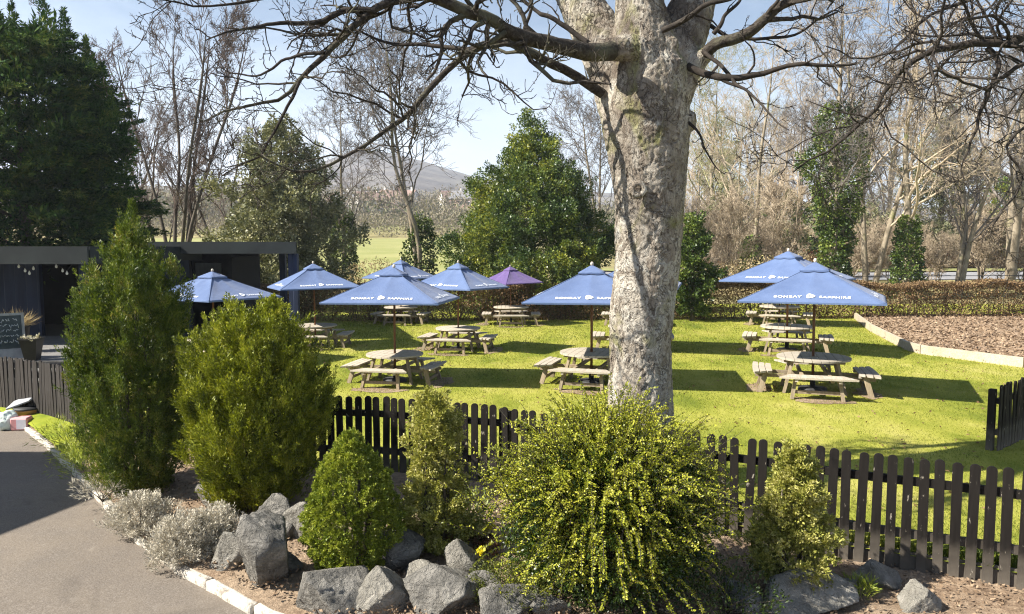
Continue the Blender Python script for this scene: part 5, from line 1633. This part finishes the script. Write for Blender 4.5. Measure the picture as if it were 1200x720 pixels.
    for (px, py, d, dx, dy, dz, r) in ((740, -230, -.3, -1.0, -1.5, 4.0, .24), (742, -200, -.3, 1.2, -2.0, 2.6, .14), (850, -160, .8, 2.6, 1.8, 3.4, .22), (846, -120, .7, 3.2, -1.6, 2.0, .12),
                                       (622, -140, 1.1, -3.0, 2.0, 3.2, .22), (640, -100, .9, -3.4, -.6, 2.2, .13), (745, -110, -.2, .3, -3.4, 2.2, .14), (746, -80, -.2, 2.0, -3.0, 1.3, .10)):
        L.append(up(px, py, TY + d, dx, dy, dz, r))
    g = np.random.default_rng(77)
    for i, (p, r) in enumerate(L):
        q, rr = resample(p, r, 26)
        q = q + np.c_[fbm(q, 1.6, 3, i * 1.3 + .2), fbm(q, 1.6, 3, i * 1.3 + 9), fbm(q, 1.6, 3, i * 1.3 + 21)] * .07 * np.clip(np.linspace(0, 3, 26), 0, 1)[:, None]
        rr = rr * (1 + .10 * fbm(q, 7, 2, i))
        b0 = [(q[None] - o, rr[None], 10)]
        lv = (q[None], rr[None])
        for k, s in enumerate(TWIGS):
            s = dict(s)
            if i >= 16 and k == 2: continue
            if k == 0: s['maxlen'] = 1.15 if i < 16 else 2.2
            if k == 0 and i >= 16: s['per_m'] = 1.7
            if k == 1 and i >= 16: s['per_m'] = 4.0
            lv = sprout(g, lv[0], lv[1], s)
            b0.append((lv[0] - o, lv[1], (5, 4, 3)[k]))
        V, F = tubes(b0)
        link('limb', mesh('limb', V, F, True), M['limb'] if rr[0] > .045 else M['twig_dark'], t)

def build_right_tree():
    """a second big tree stands off to the right; its low limbs hang into the picture"""
    o = np.array([13.2, 12.6, 0])
    t = empty('bare_tree', tuple(o)); tag(t, 'bare tree at the right edge whose crooked dark limbs hang into the picture', 'tree')
    mb = MB(); mb.tube([Vector((0, 0, -.3)), Vector((.05, 0, 2)), Vector((-.05, .1, 5)), Vector((.1, 0, 9)), Vector((0, .1, 13))], [.5, .42, .36, .28, .12], 16); mb.build('trunk', M['bark_pale'], t)
    L = [limb([(1420, -120), (1330, -20), (1250, 20), (1200, 42), (1186, 50), (1160, 51), (1125, 52), (1092, 62), (1060, 84), (1036, 112), (1015, 140), (985, 166), (955, 185), (930, 205)], 12.6, 12.0, .15, .014),
         limb([(1160, 51), (1168, 62), (1170, 78), (1162, 95), (1156, 112), (1148, 135), (1140, 165), (1130, 190), (1128, 215)], 12.3, 12.1, .055, .010),
         limb([(1420, -40), (1300, 40), (1230, 64), (1198, 76), (1178, 86), (1162, 104), (1156, 132), (1158, 158)], 12.6, 12.0, .11, .014),
         limb([(1158, 110), (1138, 100), (1118, 92), (1096, 84), (1070, 95), (1040, 100), (1012, 90)], 12.1, 11.6, .03, .008),
         limb([(1330, -160), (1240, -60), (1180, -20), (1120, 5), (1075, 30), (1045, 60), (1020, 80)], 12.8, 12.6, .09, .012),
         limb([(1380, 100), (1290, 130), (1230, 140), (1195, 150), (1180, 175), (1196, 205), (1186, 240), (1166, 262)], 12.4, 11.8, .06, .010),
         limb([(1400, -200), (1300, -120), (1200, -80), (1100, -40), (1010, -10)], 13, 13.4, .12, .02)]
    g = np.random.default_rng(55)
    for i, (p, r) in enumerate(L):
        q, rr = resample(p, r, 26)
        q = q + np.c_[fbm(q, 1.8, 3, i * 2.3 + .2), fbm(q, 1.8, 3, i * 1.1 + 9), fbm(q, 1.8, 3, i * 1.7 + 21)] * .08
        b0 = [(q[None] - o, rr[None], 8)]; lv = (q[None], rr[None])
        for k, s in enumerate(TWIGS):
            s = dict(s); s['trop'] = (-.02, -.05, -.02)[k]; s['per_m'] *= .62
            if k == 0: s['maxlen'] = 1.8
            s['maxlen'] *= 1.25; s['rmin'] *= 1.35
            lv = sprout(g, lv[0], lv[1], s); b0.append((lv[0] - o, lv[1], (5, 4, 3)[k]))
        V, F = tubes(b0)
        link('limb', mesh('limb', V, F, True), M['twig_dark'], t)

# ------------------------------------------------------------------ trees behind
def round_tree_mesh(seed, H, spread, nstems=1, fork=.3, twig=.012, dens=1.0, upright=.0):
    """bare broadleaf: trunk stems, scaffold limbs, branches, twigs; returns trunk part and crown part meshes"""
    g = np.random.default_rng(seed)
    seeds = []
    for s in range(nstems):
        a = g.random() * 6.28; lean = (.0 if nstems == 1 else g.uniform(.12, .30)) * H
        x, y = math.cos(a) * lean, math.sin(a) * lean
        b = (math.cos(a) * .12 * (nstems > 1) * (H / 10), math.sin(a) * .12 * (nstems > 1) * (H / 10))
        h = H * g.uniform(.82, 1.0)
        seeds.append(([(b[0], b[1], -.3), (b[0] + x * .15 + g.normal(0, .1), b[1] + y * .15, h * .25), (x * .5 + g.normal(0, .2), y * .5 + g.normal(0, .2), h * .55), (x * .85, y * .85, h * .82), (x, y, h)],
                      [H * .0145 / nstems ** .35, H * .012 / nstems ** .35, H * .0085 / nstems ** .35, H * .005, .012]))
    n = 14
    pr = [resample(p, r, n) for p, r in seeds]
    pts = np.stack([a for a, _ in pr]); rad = np.stack([b for _, b in pr])
    V0, F0 = tubes([(pts, rad, 9)])
    sp = [dict(count=int(20 * dens / nstems ** .5), angle=50 - 22 * upright, aspread=11, ratio=spread, npts=9, wiggle=.15, trop=.07 + .09 * upright, rr=.50, rmin=twig * 1.7, t=(fork, .97), tpow=.9, fall=.5),
          dict(count=8, angle=46 - 10 * upright, aspread=13, ratio=.48, npts=7, wiggle=.18, trop=.05 + .05 * upright, rr=.5, rmin=twig * 1.1, t=(.2, 1), fall=.3),
          dict(count=7, angle=44 - 10 * upright, aspread=14, ratio=.50, npts=6, wiggle=.20, trop=.04 + .05 * upright, rr=.6, rmin=twig * .75, t=(.2, 1), fall=.25),
          dict(count=4.5, angle=38, aspread=14, ratio=.55, npts=4, wiggle=.22, trop=.03, rr=.8, rmin=twig * .55, t=(.25, 1), fall=.2, tip=.8)]
    out = []; lv = (pts, rad)
    for k, s in enumerate(sp):
        lv = sprout(g, lv[0], lv[1], s)
        out.append((lv[0], lv[1], (6, 4, 3, 3)[k]))
    V, F = tubes(out)
    return mesh('trunk', V0, F0, True), mesh('crown', V, F, True)

def add_haze():
    t = NT('pale_air'); t.t.nodes.clear(); t.out = t.n('ShaderNodeOutputMaterial')
    v = t.n('ShaderNodeVolumePrincipled'); v.inputs['Color'].default_value = (.86, .92, 1.0, 1); v.inputs['Density'].default_value = .00038; v.inputs['Anisotropy'].default_value = .2
    t.l(v.outputs[0], t.out.inputs['Volume'])
    mb = MB(); mb.box((0, 1500, 115), (9000, 3300, 236)); tag(mb.build('haze', t.m), 'thin pale haze filling the air over the valley', 'haze', kind='stuff')

def plant_tree(name, label, cat, kinds, px, Y, rot, sc, mt, mc, group=None, z=None):
    x = float(P(px, 300, Y)[0]); z = float(terrain(x, Y)) if z is None else z
    t = empty(name, (x, Y, z), rot); t.scale = (sc, sc, sc); tag(t, label, cat, group)
    a, b = kinds
    o1 = link('trunk', a, None, t); o2 = link('crown', b, None, t)
    for o, m in ((o1, mt), (o2, mc)):
        if len(o.data.materials) == 0: o.data.materials.append(M[m])
        if o.data.materials[0] != M[m]:
            o.material_slots[0].link = 'OBJECT'; o.material_slots[0].material = M[m]
    return t

def leaf_tree(name, label, cat, px, Y, prof, N, per, plen, ll, lw, mat, seed, up=.2, out=1.0, lump=.3, inner=.7, trunk='bark_dark', yscale=1.0, lscale=2.2, fan=1.0, spread=.5, droop=0, tips=None, layered=False, rk=1.0):
    g = np.random.default_rng(seed)
    x = float(P(px, 300, Y)[0]); z0 = float(terrain(x, Y)) if Y > 38 else 0.0
    zs, rs = [], []
    for (yy, hw) in sorted(prof, key=lambda t: -t[0]):
        zs.append(float(P(px, yy, Y)[2]) - z0); rs.append(hw * Y / FPX * rk)
    t = empty(name, (x, Y, z0)); tag(t, label, cat)
    pos, nor = shell_points(g, N, zs, rs, inner, lump, seed * 1.0, lscale, yscale=yscale)
    ax = nor * out + np.array([0, 0, up - droop]) + g.normal(size=(N, 3)) * .25
    pl = plen * g.uniform(.5, 1.4, N)
    nb = 430 if layered else N // 11
    parts = [plumes(g, pos[nb:nb * 5] * (np.array([1, 1, 1.0]) - np.outer(g.random(nb * 4) ** 1.5, np.array([.55, .55, .08]))) - nrm(ax[nb:nb * 5]) * (pl[nb:nb * 5] * .7)[:, None], ax[nb:nb * 5], pl[nb:nb * 5], per, ll, lw, spread, fan),
             sprays(g, pos[:nb], ax[:nb], 10, plen * 1.5, plen * .62, per, plen * .62, ll, lw, fan, .42, .7)]
    if layered:
        q = pos[nb:nb * 5] * np.array([.74, .74, .95]); parts[0] = plumes(g, q, ax[nb:nb * 5], pl[nb:nb * 5], per, ll * 1.3, lw * 1.5, spread, fan)
        axl = nor[:nb] * np.array([1, 1, 0]) + np.array([0, 0, .05]) + g.normal(size=(nb, 3)) * np.array([.25, .25, .10])
        parts[1] = sprays(g, pos[:nb], axl, 34, 2.1, .70, 34, .46, ll * .62, lw * .58, .38, .18, .7, .14)
    if tips is not None: parts.append(tips(g, zs, rs))
    V, F = merge(parts)
    link('crown', mesh('crown', V, F), M[mat], t)
    mb = MB(); H = zs[-1]
    mb.tube([Vector((0, 0, -.3)), Vector((.05, 0, H * .3)), Vector((0, .05, H * .65)), Vector((0, 0, H * .95))], [max(.1, H * .022), H * .018, H * .011, .02], 9)
    for i in range(14):
        a = g.random() * 6.28; h = H * g.uniform(.12, .75); r = np.interp(h, zs, rs) * .7
        mb.tube([Vector((0, 0, h)), Vector((math.cos(a) * r * .5, math.sin(a) * r * .5, h + r * .25)), Vector((math.cos(a) * r, math.sin(a) * r, h + r * .4))], [H * .007, H * .005, .012], 5)
    mb.build('trunk', M[trunk], t)
    return t

def ivy_on(t, H, r0, r1, seed, n=900, leaf=.13, top_bulge=1.0):
    """ivy climbing the trunk of tree t"""
    g = np.random.default_rng(seed); s = t.scale[0]
    z = g.random(n) * H; a = g.random(n) * 6.28
    r = np.interp(z, [0, H * .35, H * .75, H], [r0 * 1.2, r0, r1, r1 * .4]) * (.5 + .5 * g.random(n) ** .5)
    r = r * (1 + .95 * np.array([mnoise.noise(Vector((math.cos(q) * 1.2 + seed, math.sin(q) * 1.2, zz * .8))) for q, zz in zip(a, z)]))
    b = np.c_[r * np.cos(a), r * np.sin(a), z] / s
    ax = np.c_[np.cos(a), np.sin(a), np.full(n, .1)] + g.normal(size=(n, 3)) * .4
    V, F = plumes(g, b, ax, np.full(n, .42 / s), 14, leaf / s, leaf * .8 / s, .7, 1.0)
    link('ivy', mesh('ivy', V, F), M['ivy'], t)

def build_backdrop_trees():
    # --- kinds of bare tree
    tall = round_tree_mesh(1, 13.0, .40, 6, .16, .013, 1.1, 1.0)
    fine = round_tree_mesh(2, 11.0, .50, 2, .30, .013, 1.2)
    wide = round_tree_mesh(3, 12.0, .52, 2, .30, .013, 1.15)
    woods = [round_tree_mesh(11, 13, .42, 1, .22, .0105, 1.0), round_tree_mesh(12, 14, .40, 2, .2, .0105, 1.0, .4), round_tree_mesh(13, 12, .48, 1, .25, .0105, 1.0), round_tree_mesh(14, 13, .44, 3, .15, .0105, 1.0, .6)]
    scrub = [round_tree_mesh(21, 5.0, .55, 6, .08, .012, 1.1, .5), round_tree_mesh(22, 4.5, .6, 8, .06, .012, 1.1, .3)]
    pt = plant_tree
    # left and middle
    pt('bare_tree', 'tall many stemmed bare tree right of the dark cypress, behind the bar roof', 'tree', tall, 205, 36, .6, 1.08, 'bark_dark', 'twig_pink')
    pt('bare_tree', 'slim bare tree with reddish twigs between the dark cypress and pale evergreen', 'tree', woods[1], 262, 46, 2.0, .72, 'bark_dark', 'twig_pink')
    pt('bare_tree', 'slender bare tree close against the edge of the dark cypress', 'tree', woods[3], 150, 44, 1.2, .80, 'bark_dark', 'twig_pink')
    t = pt('bare_tree', 'grey bare tree with ivied trunk just right of the pale evergreen', 'tree', woods[2], 402, 46, .4, .95, 'bark_pale', 'twig_grey'); ivy_on(t, 4.6, .55, .45, 5, 420, .14)
    t = pt('bare_tree', 'spreading bare tree with ivied forked trunk in the middle, before the green field', 'tree', fine, 494, 38, 2.4, 1.2, 'bark_pale', 'twig_grey'); ivy_on(t, 4.2, .5, .40, 6, 380, .13)
    pt('bare_tree', 'bare tree behind the left side of the big trunk, right of the dark holly', 'tree', wide, 702, 46, .9, .92, 'bark_pale', 'twig_grey')
    pt('bare_tree', 'pale bare tree peeping above the dark holly on its right shoulder', 'tree', woods[0], 655, 60, .3, .70, 'bark_pale', 'twig_grey')
    # evergreens
    leaf_tree('holly_tree', 'big dark evergreen holly with yellow green sunny clumps, behind the purple parasol', 'evergreen tree', 622, 31,
        [(134, 3), (148, 13), (165, 24), (185, 38), (205, 54), (235, 76), (265, 92), (295, 100), (325, 96), (350, 88), (372, 76)], 6600, 26, .58, .105, .055, 'holly', 3, .35, .9, .42, .72, lscale=2.6, rk=.86)
    leaf_tree('pale_evergreen', 'pale grey green evergreen tree behind the pavilion post', 'evergreen tree', 332, 33,
        [(138, 3), (150, 14), (170, 26), (195, 38), (220, 54), (250, 62), (285, 66), (320, 62), (360, 50)], 3000, 20, .62, .14, .075, 'holly_pale', 9, .3, .9, .5, .62, lscale=2.6)
    leaf_tree('evergreen_bush', 'dark ivy covered bush just right of the big trunk before the hedge', 'bush', 812, 27.6,
        [(255, 7), (275, 14), (295, 22), (320, 25), (345, 22), (366, 16)], 800, 18, .3, .10, .07, 'ivy', 15, .2, 1, .45, .6)
    cyp = dict(name='dark_cypress', label='huge dark green cypress filling the upper left behind the bar', cat='cypress')
    def tips(g, zs, rs):
        out = []; H = zs[-1]
        for (px_, py_, dy) in ((-18, -10, .5), (12, -6, 0), (42, -22, .3), (78, 4, -.2), (58, 26, -.8), (96, 32, .2), (113, 62, .3), (128, 98, 0), (28, 20, -1.2), (-8, 30, -1.0), (140, 140, .2)):
            n = 60; t = np.linspace(0, 1, n); q = P(px_, py_, 25.5); q0 = P(30, 300, 25.5)
            x = q[0] - q0[0]
            base = np.c_[x + g.normal(0, .30, n) * (1 - t), dy + g.normal(0, .28, n) * (1 - t), q[2] - .45 - 2.6 * (1 - t)]
            out.append(plumes(g, base, np.c_[g.normal(.15, .5, n) * (1.15 - t), g.normal(0, .5, n) * (1.15 - t), np.ones(n)], .52 * (1.15 - .72 * t), 22, .14, .036, .28, .8))
        return merge(out)
    leaf_tree(cyp['name'], cyp['label'], cyp['cat'], 30, 25.5,
        [(30, 26), (48, 56), (66, 72), (88, 86), (120, 104), (160, 118), (200, 132), (240, 142), (285, 146), (330, 140), (372, 130)], 8800, 22, 1.0, .22, .055, 'cypress', 23, .10, 1.0, .38, .82, lscale=3.4, fan=.8, spread=.34, tips=tips, layered=True, rk=.80)

    # --- woods on the right: across the road and along it
    t = pt('bare_tree', 'bare tree wrapped in thick dark ivy, behind the nearest right parasol', 'tree', woods[0], 978, 40, .2, 1.35, 'bark_pale', 'twig_grey'); ivy_on(t, 10.2, .55, 1.25, 8, 1450, .14)
    t = pt('bare_tree', 'leaning bare tree with ivy round its lower trunk, right of the tall ivied tree', 'tree', woods[2], 1064, 39, 1.4, 1.3, 'bark_pale', 'twig_tan'); ivy_on(t, 4.2, .50, .30, 9, 420, .13)
    t = pt('bare_tree', 'thin tree with a small ivy column seen over the tall right parasol', 'tree', woods[1], 880, 52, .7, 1.15, 'bark_pale', 'twig_tan'); ivy_on(t, 3.2, .55, .4, 10, 300, .17)
    pt('bare_tree', 'slender pale stemmed tree by the iron railing at the right', 'tree', woods[3], 1122, 42, 2.2, 1.2, 'bark_pale', 'twig_grey')
    pt('bare_tree', 'pale twin stemmed tree between the two ivied trees', 'tree', woods[1], 1020, 47, 4.2, 1.25, 'bark_pale', 'twig_tan')
    g = np.random.default_rng(66)
    k = 0
    for (Y0, xs) in ((50, (945, 1185)), (66, (835, 905, 1000, 1045, 1150, 1215)), (86, (805, 870, 940, 1030, 1110, 1190)), (108, (800, 880, 970, 1120))):
        for px in xs:
            Y = Y0 + g.uniform(-4, 4)
            if 53 < Y < 72 and px > 880: Y = 73 + g.uniform(0, 3)
            pt('bare_tree', 'bare brown tree among the thin wood beyond the hedge and road', 'tree', woods[k % 4], px + g.uniform(-12, 12), Y, g.random() * 6.28, g.uniform(1.15, 1.65), 'bark_pale', ('twig_tan', 'twig_grey', 'twig_green', 'twig_grey')[int(g.integers(4))], 'bare trees of the wood beyond the road'); k += 1
    for i, (px, Y) in enumerate([(815, 50), (838, 60), (862, 46), (895, 58), (922, 48), (945, 84), (968, 80), (1000, 52), (1030, 82), (1045, 50), (1085, 84), (1100, 48), (1130, 80), (1150, 50), (1175, 82), (1200, 48), (1215, 84), (1060, 90), (990, 92), (910, 90), (850, 88), (790, 60), (1130, 96), (1185, 98), (1240, 90)]):
        pt('bare_shrub', 'tan twiggy bare shrub in the undergrowth of the wood beyond the hedge', 'shrub', scrub[i % 2], px, Y + g.uniform(-2, 2), g.random() * 6.28, g.uniform(.75, 1.25), 'bark_pale', 'twig_tan', 'twiggy shrubs of the wood')
    # green among the brown
    leaf_tree('green_bush', 'yellow green bush at the far right edge among the bare trees', 'bush', 1190, 60, [(205, 8), (225, 26), (250, 34), (275, 32), (300, 22)], 700, 16, .7, .2, .12, 'holly', 41, .3, 1, .5, .5)
    leaf_tree('green_bush', 'mossy olive bush low in the wood right of the big trunk', 'bush', 852, 64, [(215, 6), (235, 22), (260, 30), (285, 26), (305, 16)], 500, 14, .7, .2, .12, 'holly_pale', 42, .3, 1, .6, .5)
    leaf_tree('pine_tree', 'dull green pine standing far back among the bare trees at the right', 'pine tree', 1100, 78, [(125, 5), (150, 20), (180, 34), (215, 40), (250, 36), (290, 20)], 900, 16, 1.0, .3, .14, 'holly_pale', 43, .3, 1, .7, .4)

    leaf_tree('green_bush', 'yellowish green bush low in the wood behind the tall right parasol', 'bush', 930, 58, [(225, 6), (242, 22), (265, 28), (290, 24), (306, 14)], 420, 14, .6, .17, .11, 'ivy', 44, .3, 1, .6, .5)
    leaf_tree('green_bush', 'olive green bush between the two ivied trees beyond the hedge', 'bush', 1018, 62, [(235, 6), (250, 16), (272, 22), (295, 18), (308, 12)], 300, 14, .6, .17, .11, 'holly_pale', 45, .3, 1, .6, .5)
    leaf_tree('pine_tree', 'thin olive pine in the haze right of the big trunk', 'pine tree', 842, 92, [(130, 4), (155, 12), (185, 20), (215, 24), (250, 20), (290, 12)], 520, 14, 1.0, .3, .14, 'holly_pale', 46, .3, 1, .7, .4)
    # undergrowth and far woods, too many to count
    g = np.random.default_rng(99)
    def drift(name, label, cat, px0, px1, Y0, Y1, h0, h1, N, leaf, mat, pw=1.0):
        px = g.uniform(px0, px1, N); Y = g.uniform(Y0, Y1, N); x = (px - 600) / FPX * Y
        zt = terrain(x, Y)
        hh = h0 + (h1 - h0) * np.clip(.5 + 1.1 * np.array([mnoise.noise(Vector((a * 8 / Y0, b * 6 / Y0, 3))) for a, b in zip(x, Y)]), 0, 1)
        z = zt + hh * g.random(N) ** pw
        d = g.normal(size=(N, 3)); d[:, 2] *= 1.5
        V, F = leaves(g, np.c_[x, Y, z], d, leaf, leaf * .35)
        tag(link(name, mesh(name, V, F), M[mat]), label, cat, kind='stuff')
    drift('undergrowth', 'tan dead undergrowth under the bare trees beyond the road', 'undergrowth', 790, 1260, 84, 112, 1.2, 5.8, 50000, .34, 'tan_leaf', 1.2)
    drift('undergrowth', 'olive and tan scrub deep in the wood on the right', 'undergrowth', 760, 1280, 112, 150, 1.5, 6.5, 34000, .50, 'far_twig', 1.2)
    drift('undergrowth', 'dry stalks and brambles just behind the clipped hedge', 'undergrowth', 800, 950, 40, 50, .3, 2.6, 12000, .16, 'tan_leaf', 1.3)
    drift('far_wood', 'brown leafless wood on the slope below the hill', 'wood', 90, 760, 190, 420, 3, 11, 60000, 1.3, 'far_twig', 1.0)
    drift('far_wood', 'dark evergreen clumps among the far houses', 'wood', 120, 740, 200, 380, 0, 8, 9000, 1.4, 'far_green', 1.0)
    drift('far_wood', 'thin leafless scrub along the top of the green field', 'wood', 150, 700, 152, 240, 1.0, 5, 22000, .8, 'far_twig', 1.1)
    drift('undergrowth', 'tangled bare brush at the field edge behind the left hedge', 'undergrowth', 160, 520, 40, 46, .2, 2.2, 9000, .18, 'tan_leaf', 1.5)

def build_houses():
    g = np.random.default_rng(17)
    spots = [(434, 262, 250, 'roof_red', 'white'), (410, 258, 262, 'roof_grey', 'white'), (458, 256, 275, 'roof_red', 'brick'), (446, 240, 320, 'roof_red', 'white'), (424, 236, 275, 'roof_grey', 'brick'), (476, 246, 300, 'roof_red', 'white'), (402, 240, 265, 'roof_red', 'white'), (465, 228, 300, 'roof_grey', 'white'), (532, 250, 290, 'roof_red', 'white'), (544, 238, 270, 'roof_grey', 'brick')]
    labs = ['white gabled house with red roof just above the green field', 'white house with grey roof left of the red roofed one above the field', 'stone house with red roof right of the white red roofed one', 'white red roofed house one row up the slope', 'stone house with grey roof among trees on the slope', 'white red roofed house left of the ivied tree trunk on the slope', 'white house with red roof leftmost on the far slope', 'small white grey roofed house highest on the slope', 'white house glimpsed right of the ivied bare tree', 'stone house highest on the right behind the ivied bare tree']
    for (px, py, Y, rf, wl), lab in zip(spots, labs):
        x = float(P(px, 290, Y)[0]); z = float(terrain(x, Y)) - .3
        t = empty('house', (x, Y, z), g.uniform(-.5, .5)); tag(t, lab, 'house')
        W, D, H = g.uniform(8, 11), 7.0, g.uniform(5, 6)
        wm = M['render'] if wl == 'white' else M['brick']
        mb = MB(); mb.box((0, 0, H / 2), (W, D, H))
        for sx in (-1, 1):
            vs = [mb.bm.verts.new(v) for v in ((sx * W / 2, -D / 2, H), (sx * W / 2, D / 2, H), (sx * W / 2, 0, H + 2.9))]; mb.bm.faces.new(vs)
        mb.build('wall', wm, t)
        mb = MB()
        for sy in (-1, 1):
            a = math.atan2(3.0, D / 2); mb.box((0, sy * D / 4 * 1.06, H + 1.42), (W + .6, math.hypot(3.0, D / 2) * 1.06, .16), rx=-sy * a)
        roof = mb.build('roof', M[rf], t)
        mb = MB(); mb.box((W * .33, 0, H + 3.3), (.9, .7, 1.8)); mb.build('chimney', wm, roof)
        for i in range(3):
            for zz in (1.5, 4.1):
                mb = MB(); mb.box((0, 0, 0), (1.3, .1, 1.3)); w = mb.build('window', M['white_card'], t, (-W / 2 + W * (i + .5) / 3, -D / 2 - .03, zz))
                mb = MB(); mb.box((0, -.03, 0), (1.1, .08, 1.1)); mb.build('pane', M['glass'], w)

# ------------------------------------------------------------------ light and air
SUN = np.array([2.22, .52, -1.95]); SUN = SUN / np.linalg.norm(SUN)
def build_light():
    w = bpy.data.worlds.new('World'); scene.world = w; w.use_nodes = True
    nt = w.node_tree; nt.nodes.clear()
    sky = nt.nodes.new('ShaderNodeTexSky'); sky.sky_type = 'NISHITA'; sky.sun_disc = False
    el = math.asin(-SUN[2]); az = math.atan2(-SUN[0], -SUN[1])
    sky.sun_elevation = el; sky.sun_rotation = az
    sky.air_density = 1.0; sky.dust_density = .4; sky.ozone_density = 1.4
    tc = nt.nodes.new('ShaderNodeTexCoord')
    mp = nt.nodes.new('ShaderNodeMapping'); mp.inputs['Scale'].default_value = (1.2, 1.2, 3.4); nt.links.new(tc.outputs['Generated'], mp.inputs['Vector'])
    nz = nt.nodes.new('ShaderNodeTexNoise'); nz.inputs['Scale'].default_value = 2.2; nz.inputs['Detail'].default_value = 7; nz.inputs['Roughness'].default_value = .55; nz.inputs['Distortion'].default_value = .4
    nt.links.new(mp.outputs[0], nz.inputs['Vector'])
    sp_ = nt.nodes.new('ShaderNodeSeparateXYZ'); nt.links.new(tc.outputs['Generated'], sp_.inputs[0])
    # thin cloud: thicker towards the horizon
    mr = nt.nodes.new('ShaderNodeMapRange'); nt.links.new(sp_.outputs['Z'], mr.inputs[0])
    mr.inputs[1].default_value = .02; mr.inputs[2].default_value = .34; mr.inputs[3].default_value = .62; mr.inputs[4].default_value = -.24
    ad = nt.nodes.new('ShaderNodeMath'); ad.operation = 'ADD'; nt.links.new(nz.outputs['Fac'], ad.inputs[0]); nt.links.new(mr.outputs[0], ad.inputs[1])
    cr = nt.nodes.new('ShaderNodeMapRange'); nt.links.new(ad.outputs[0], cr.inputs[0]); cr.inputs[1].default_value = .44; cr.inputs[2].default_value = 1.02; cr.inputs[3].default_value = 0; cr.inputs[4].default_value = .92
    mx = nt.nodes.new('ShaderNodeMix'); mx.data_type = 'RGBA'
    nt.links.new(cr.outputs[0], mx.inputs[0]); nt.links.new(sky.outputs[0], mx.inputs[6]); mx.inputs[7].default_value = (8.4, 9.4, 11.0, 1)
    bg = nt.nodes.new('ShaderNodeBackground'); bg.inputs['Strength'].default_value = .052
    nt.links.new(mx.outputs[2], bg.inputs['Color'])
    out = nt.nodes.new('ShaderNodeOutputWorld'); nt.links.new(bg.outputs[0], out.inputs['Surface'])
    s = bpy.data.lights.new('sun', 'SUN'); s.energy = 5.0; s.angle = R(.53); s.color = (1.0, .94, .84)
    o = bpy.data.objects.new('sun', s); col.objects.link(o)
    o.rotation_euler = Vector(SUN).to_track_quat('-Z', 'Y').to_euler(); o.location = (-10, -5, 12)
    vs = scene.view_settings
    vs.view_transform = 'Standard'; vs.look = 'None'; vs.exposure = 1.55; vs.gamma = 1; vs.use_curve_mapping = False

import time as _t
_T = _t.time()
def step(f, *a):
    global _T
    f(*a); print('BUILD', f.__name__, round(_t.time() - _T, 1)); _T = _t.time()

scene.cycles.max_bounces = 6; scene.cycles.diffuse_bounces = 3; scene.cycles.transmission_bounces = 3; scene.cycles.transparent_max_bounces = 4
scene.cycles.use_adaptive_sampling = True; scene.cycles.adaptive_threshold = .012
scene.cycles.use_denoising = True; scene.cycles.denoising_prefilter = 'NONE'; scene.cycles.denoising_input_passes = 'RGB_ALBEDO_NORMAL'; scene.cycles.filter_width = 1.15
try: scene.cycles.denoiser = 'OPENIMAGEDENOISE'
except Exception: pass

step(build_setting); step(build_bed); step(build_kerb); step(build_chips); step(scatter_grass); step(scatter_fallen)
step(build_sets); step(build_fences); step(build_railing); step(build_shed); step(build_house); step(build_heap)
step(build_rocks); step(build_shrubs)
def build_hedges():
    hedge('beech_hedge', 'long clipped brown beech hedge along the back of the lawn', (-16, 27.2), (26.5, 29.6), 1.33, .9, M['beech'], 3000, .085, 2)
    hedge('beech_hedge', 'rusty clipped beech hedge on the far side of the road', (12, 76), (82, 82), 1.75, 1.4, M['beech_red'], 1100, .16, 3, float(terrain(40, 78)))
step(build_hedges)
step(build_big_tree); step(build_right_tree); step(build_backdrop_trees); step(build_houses); step(build_light); step(add_haze)
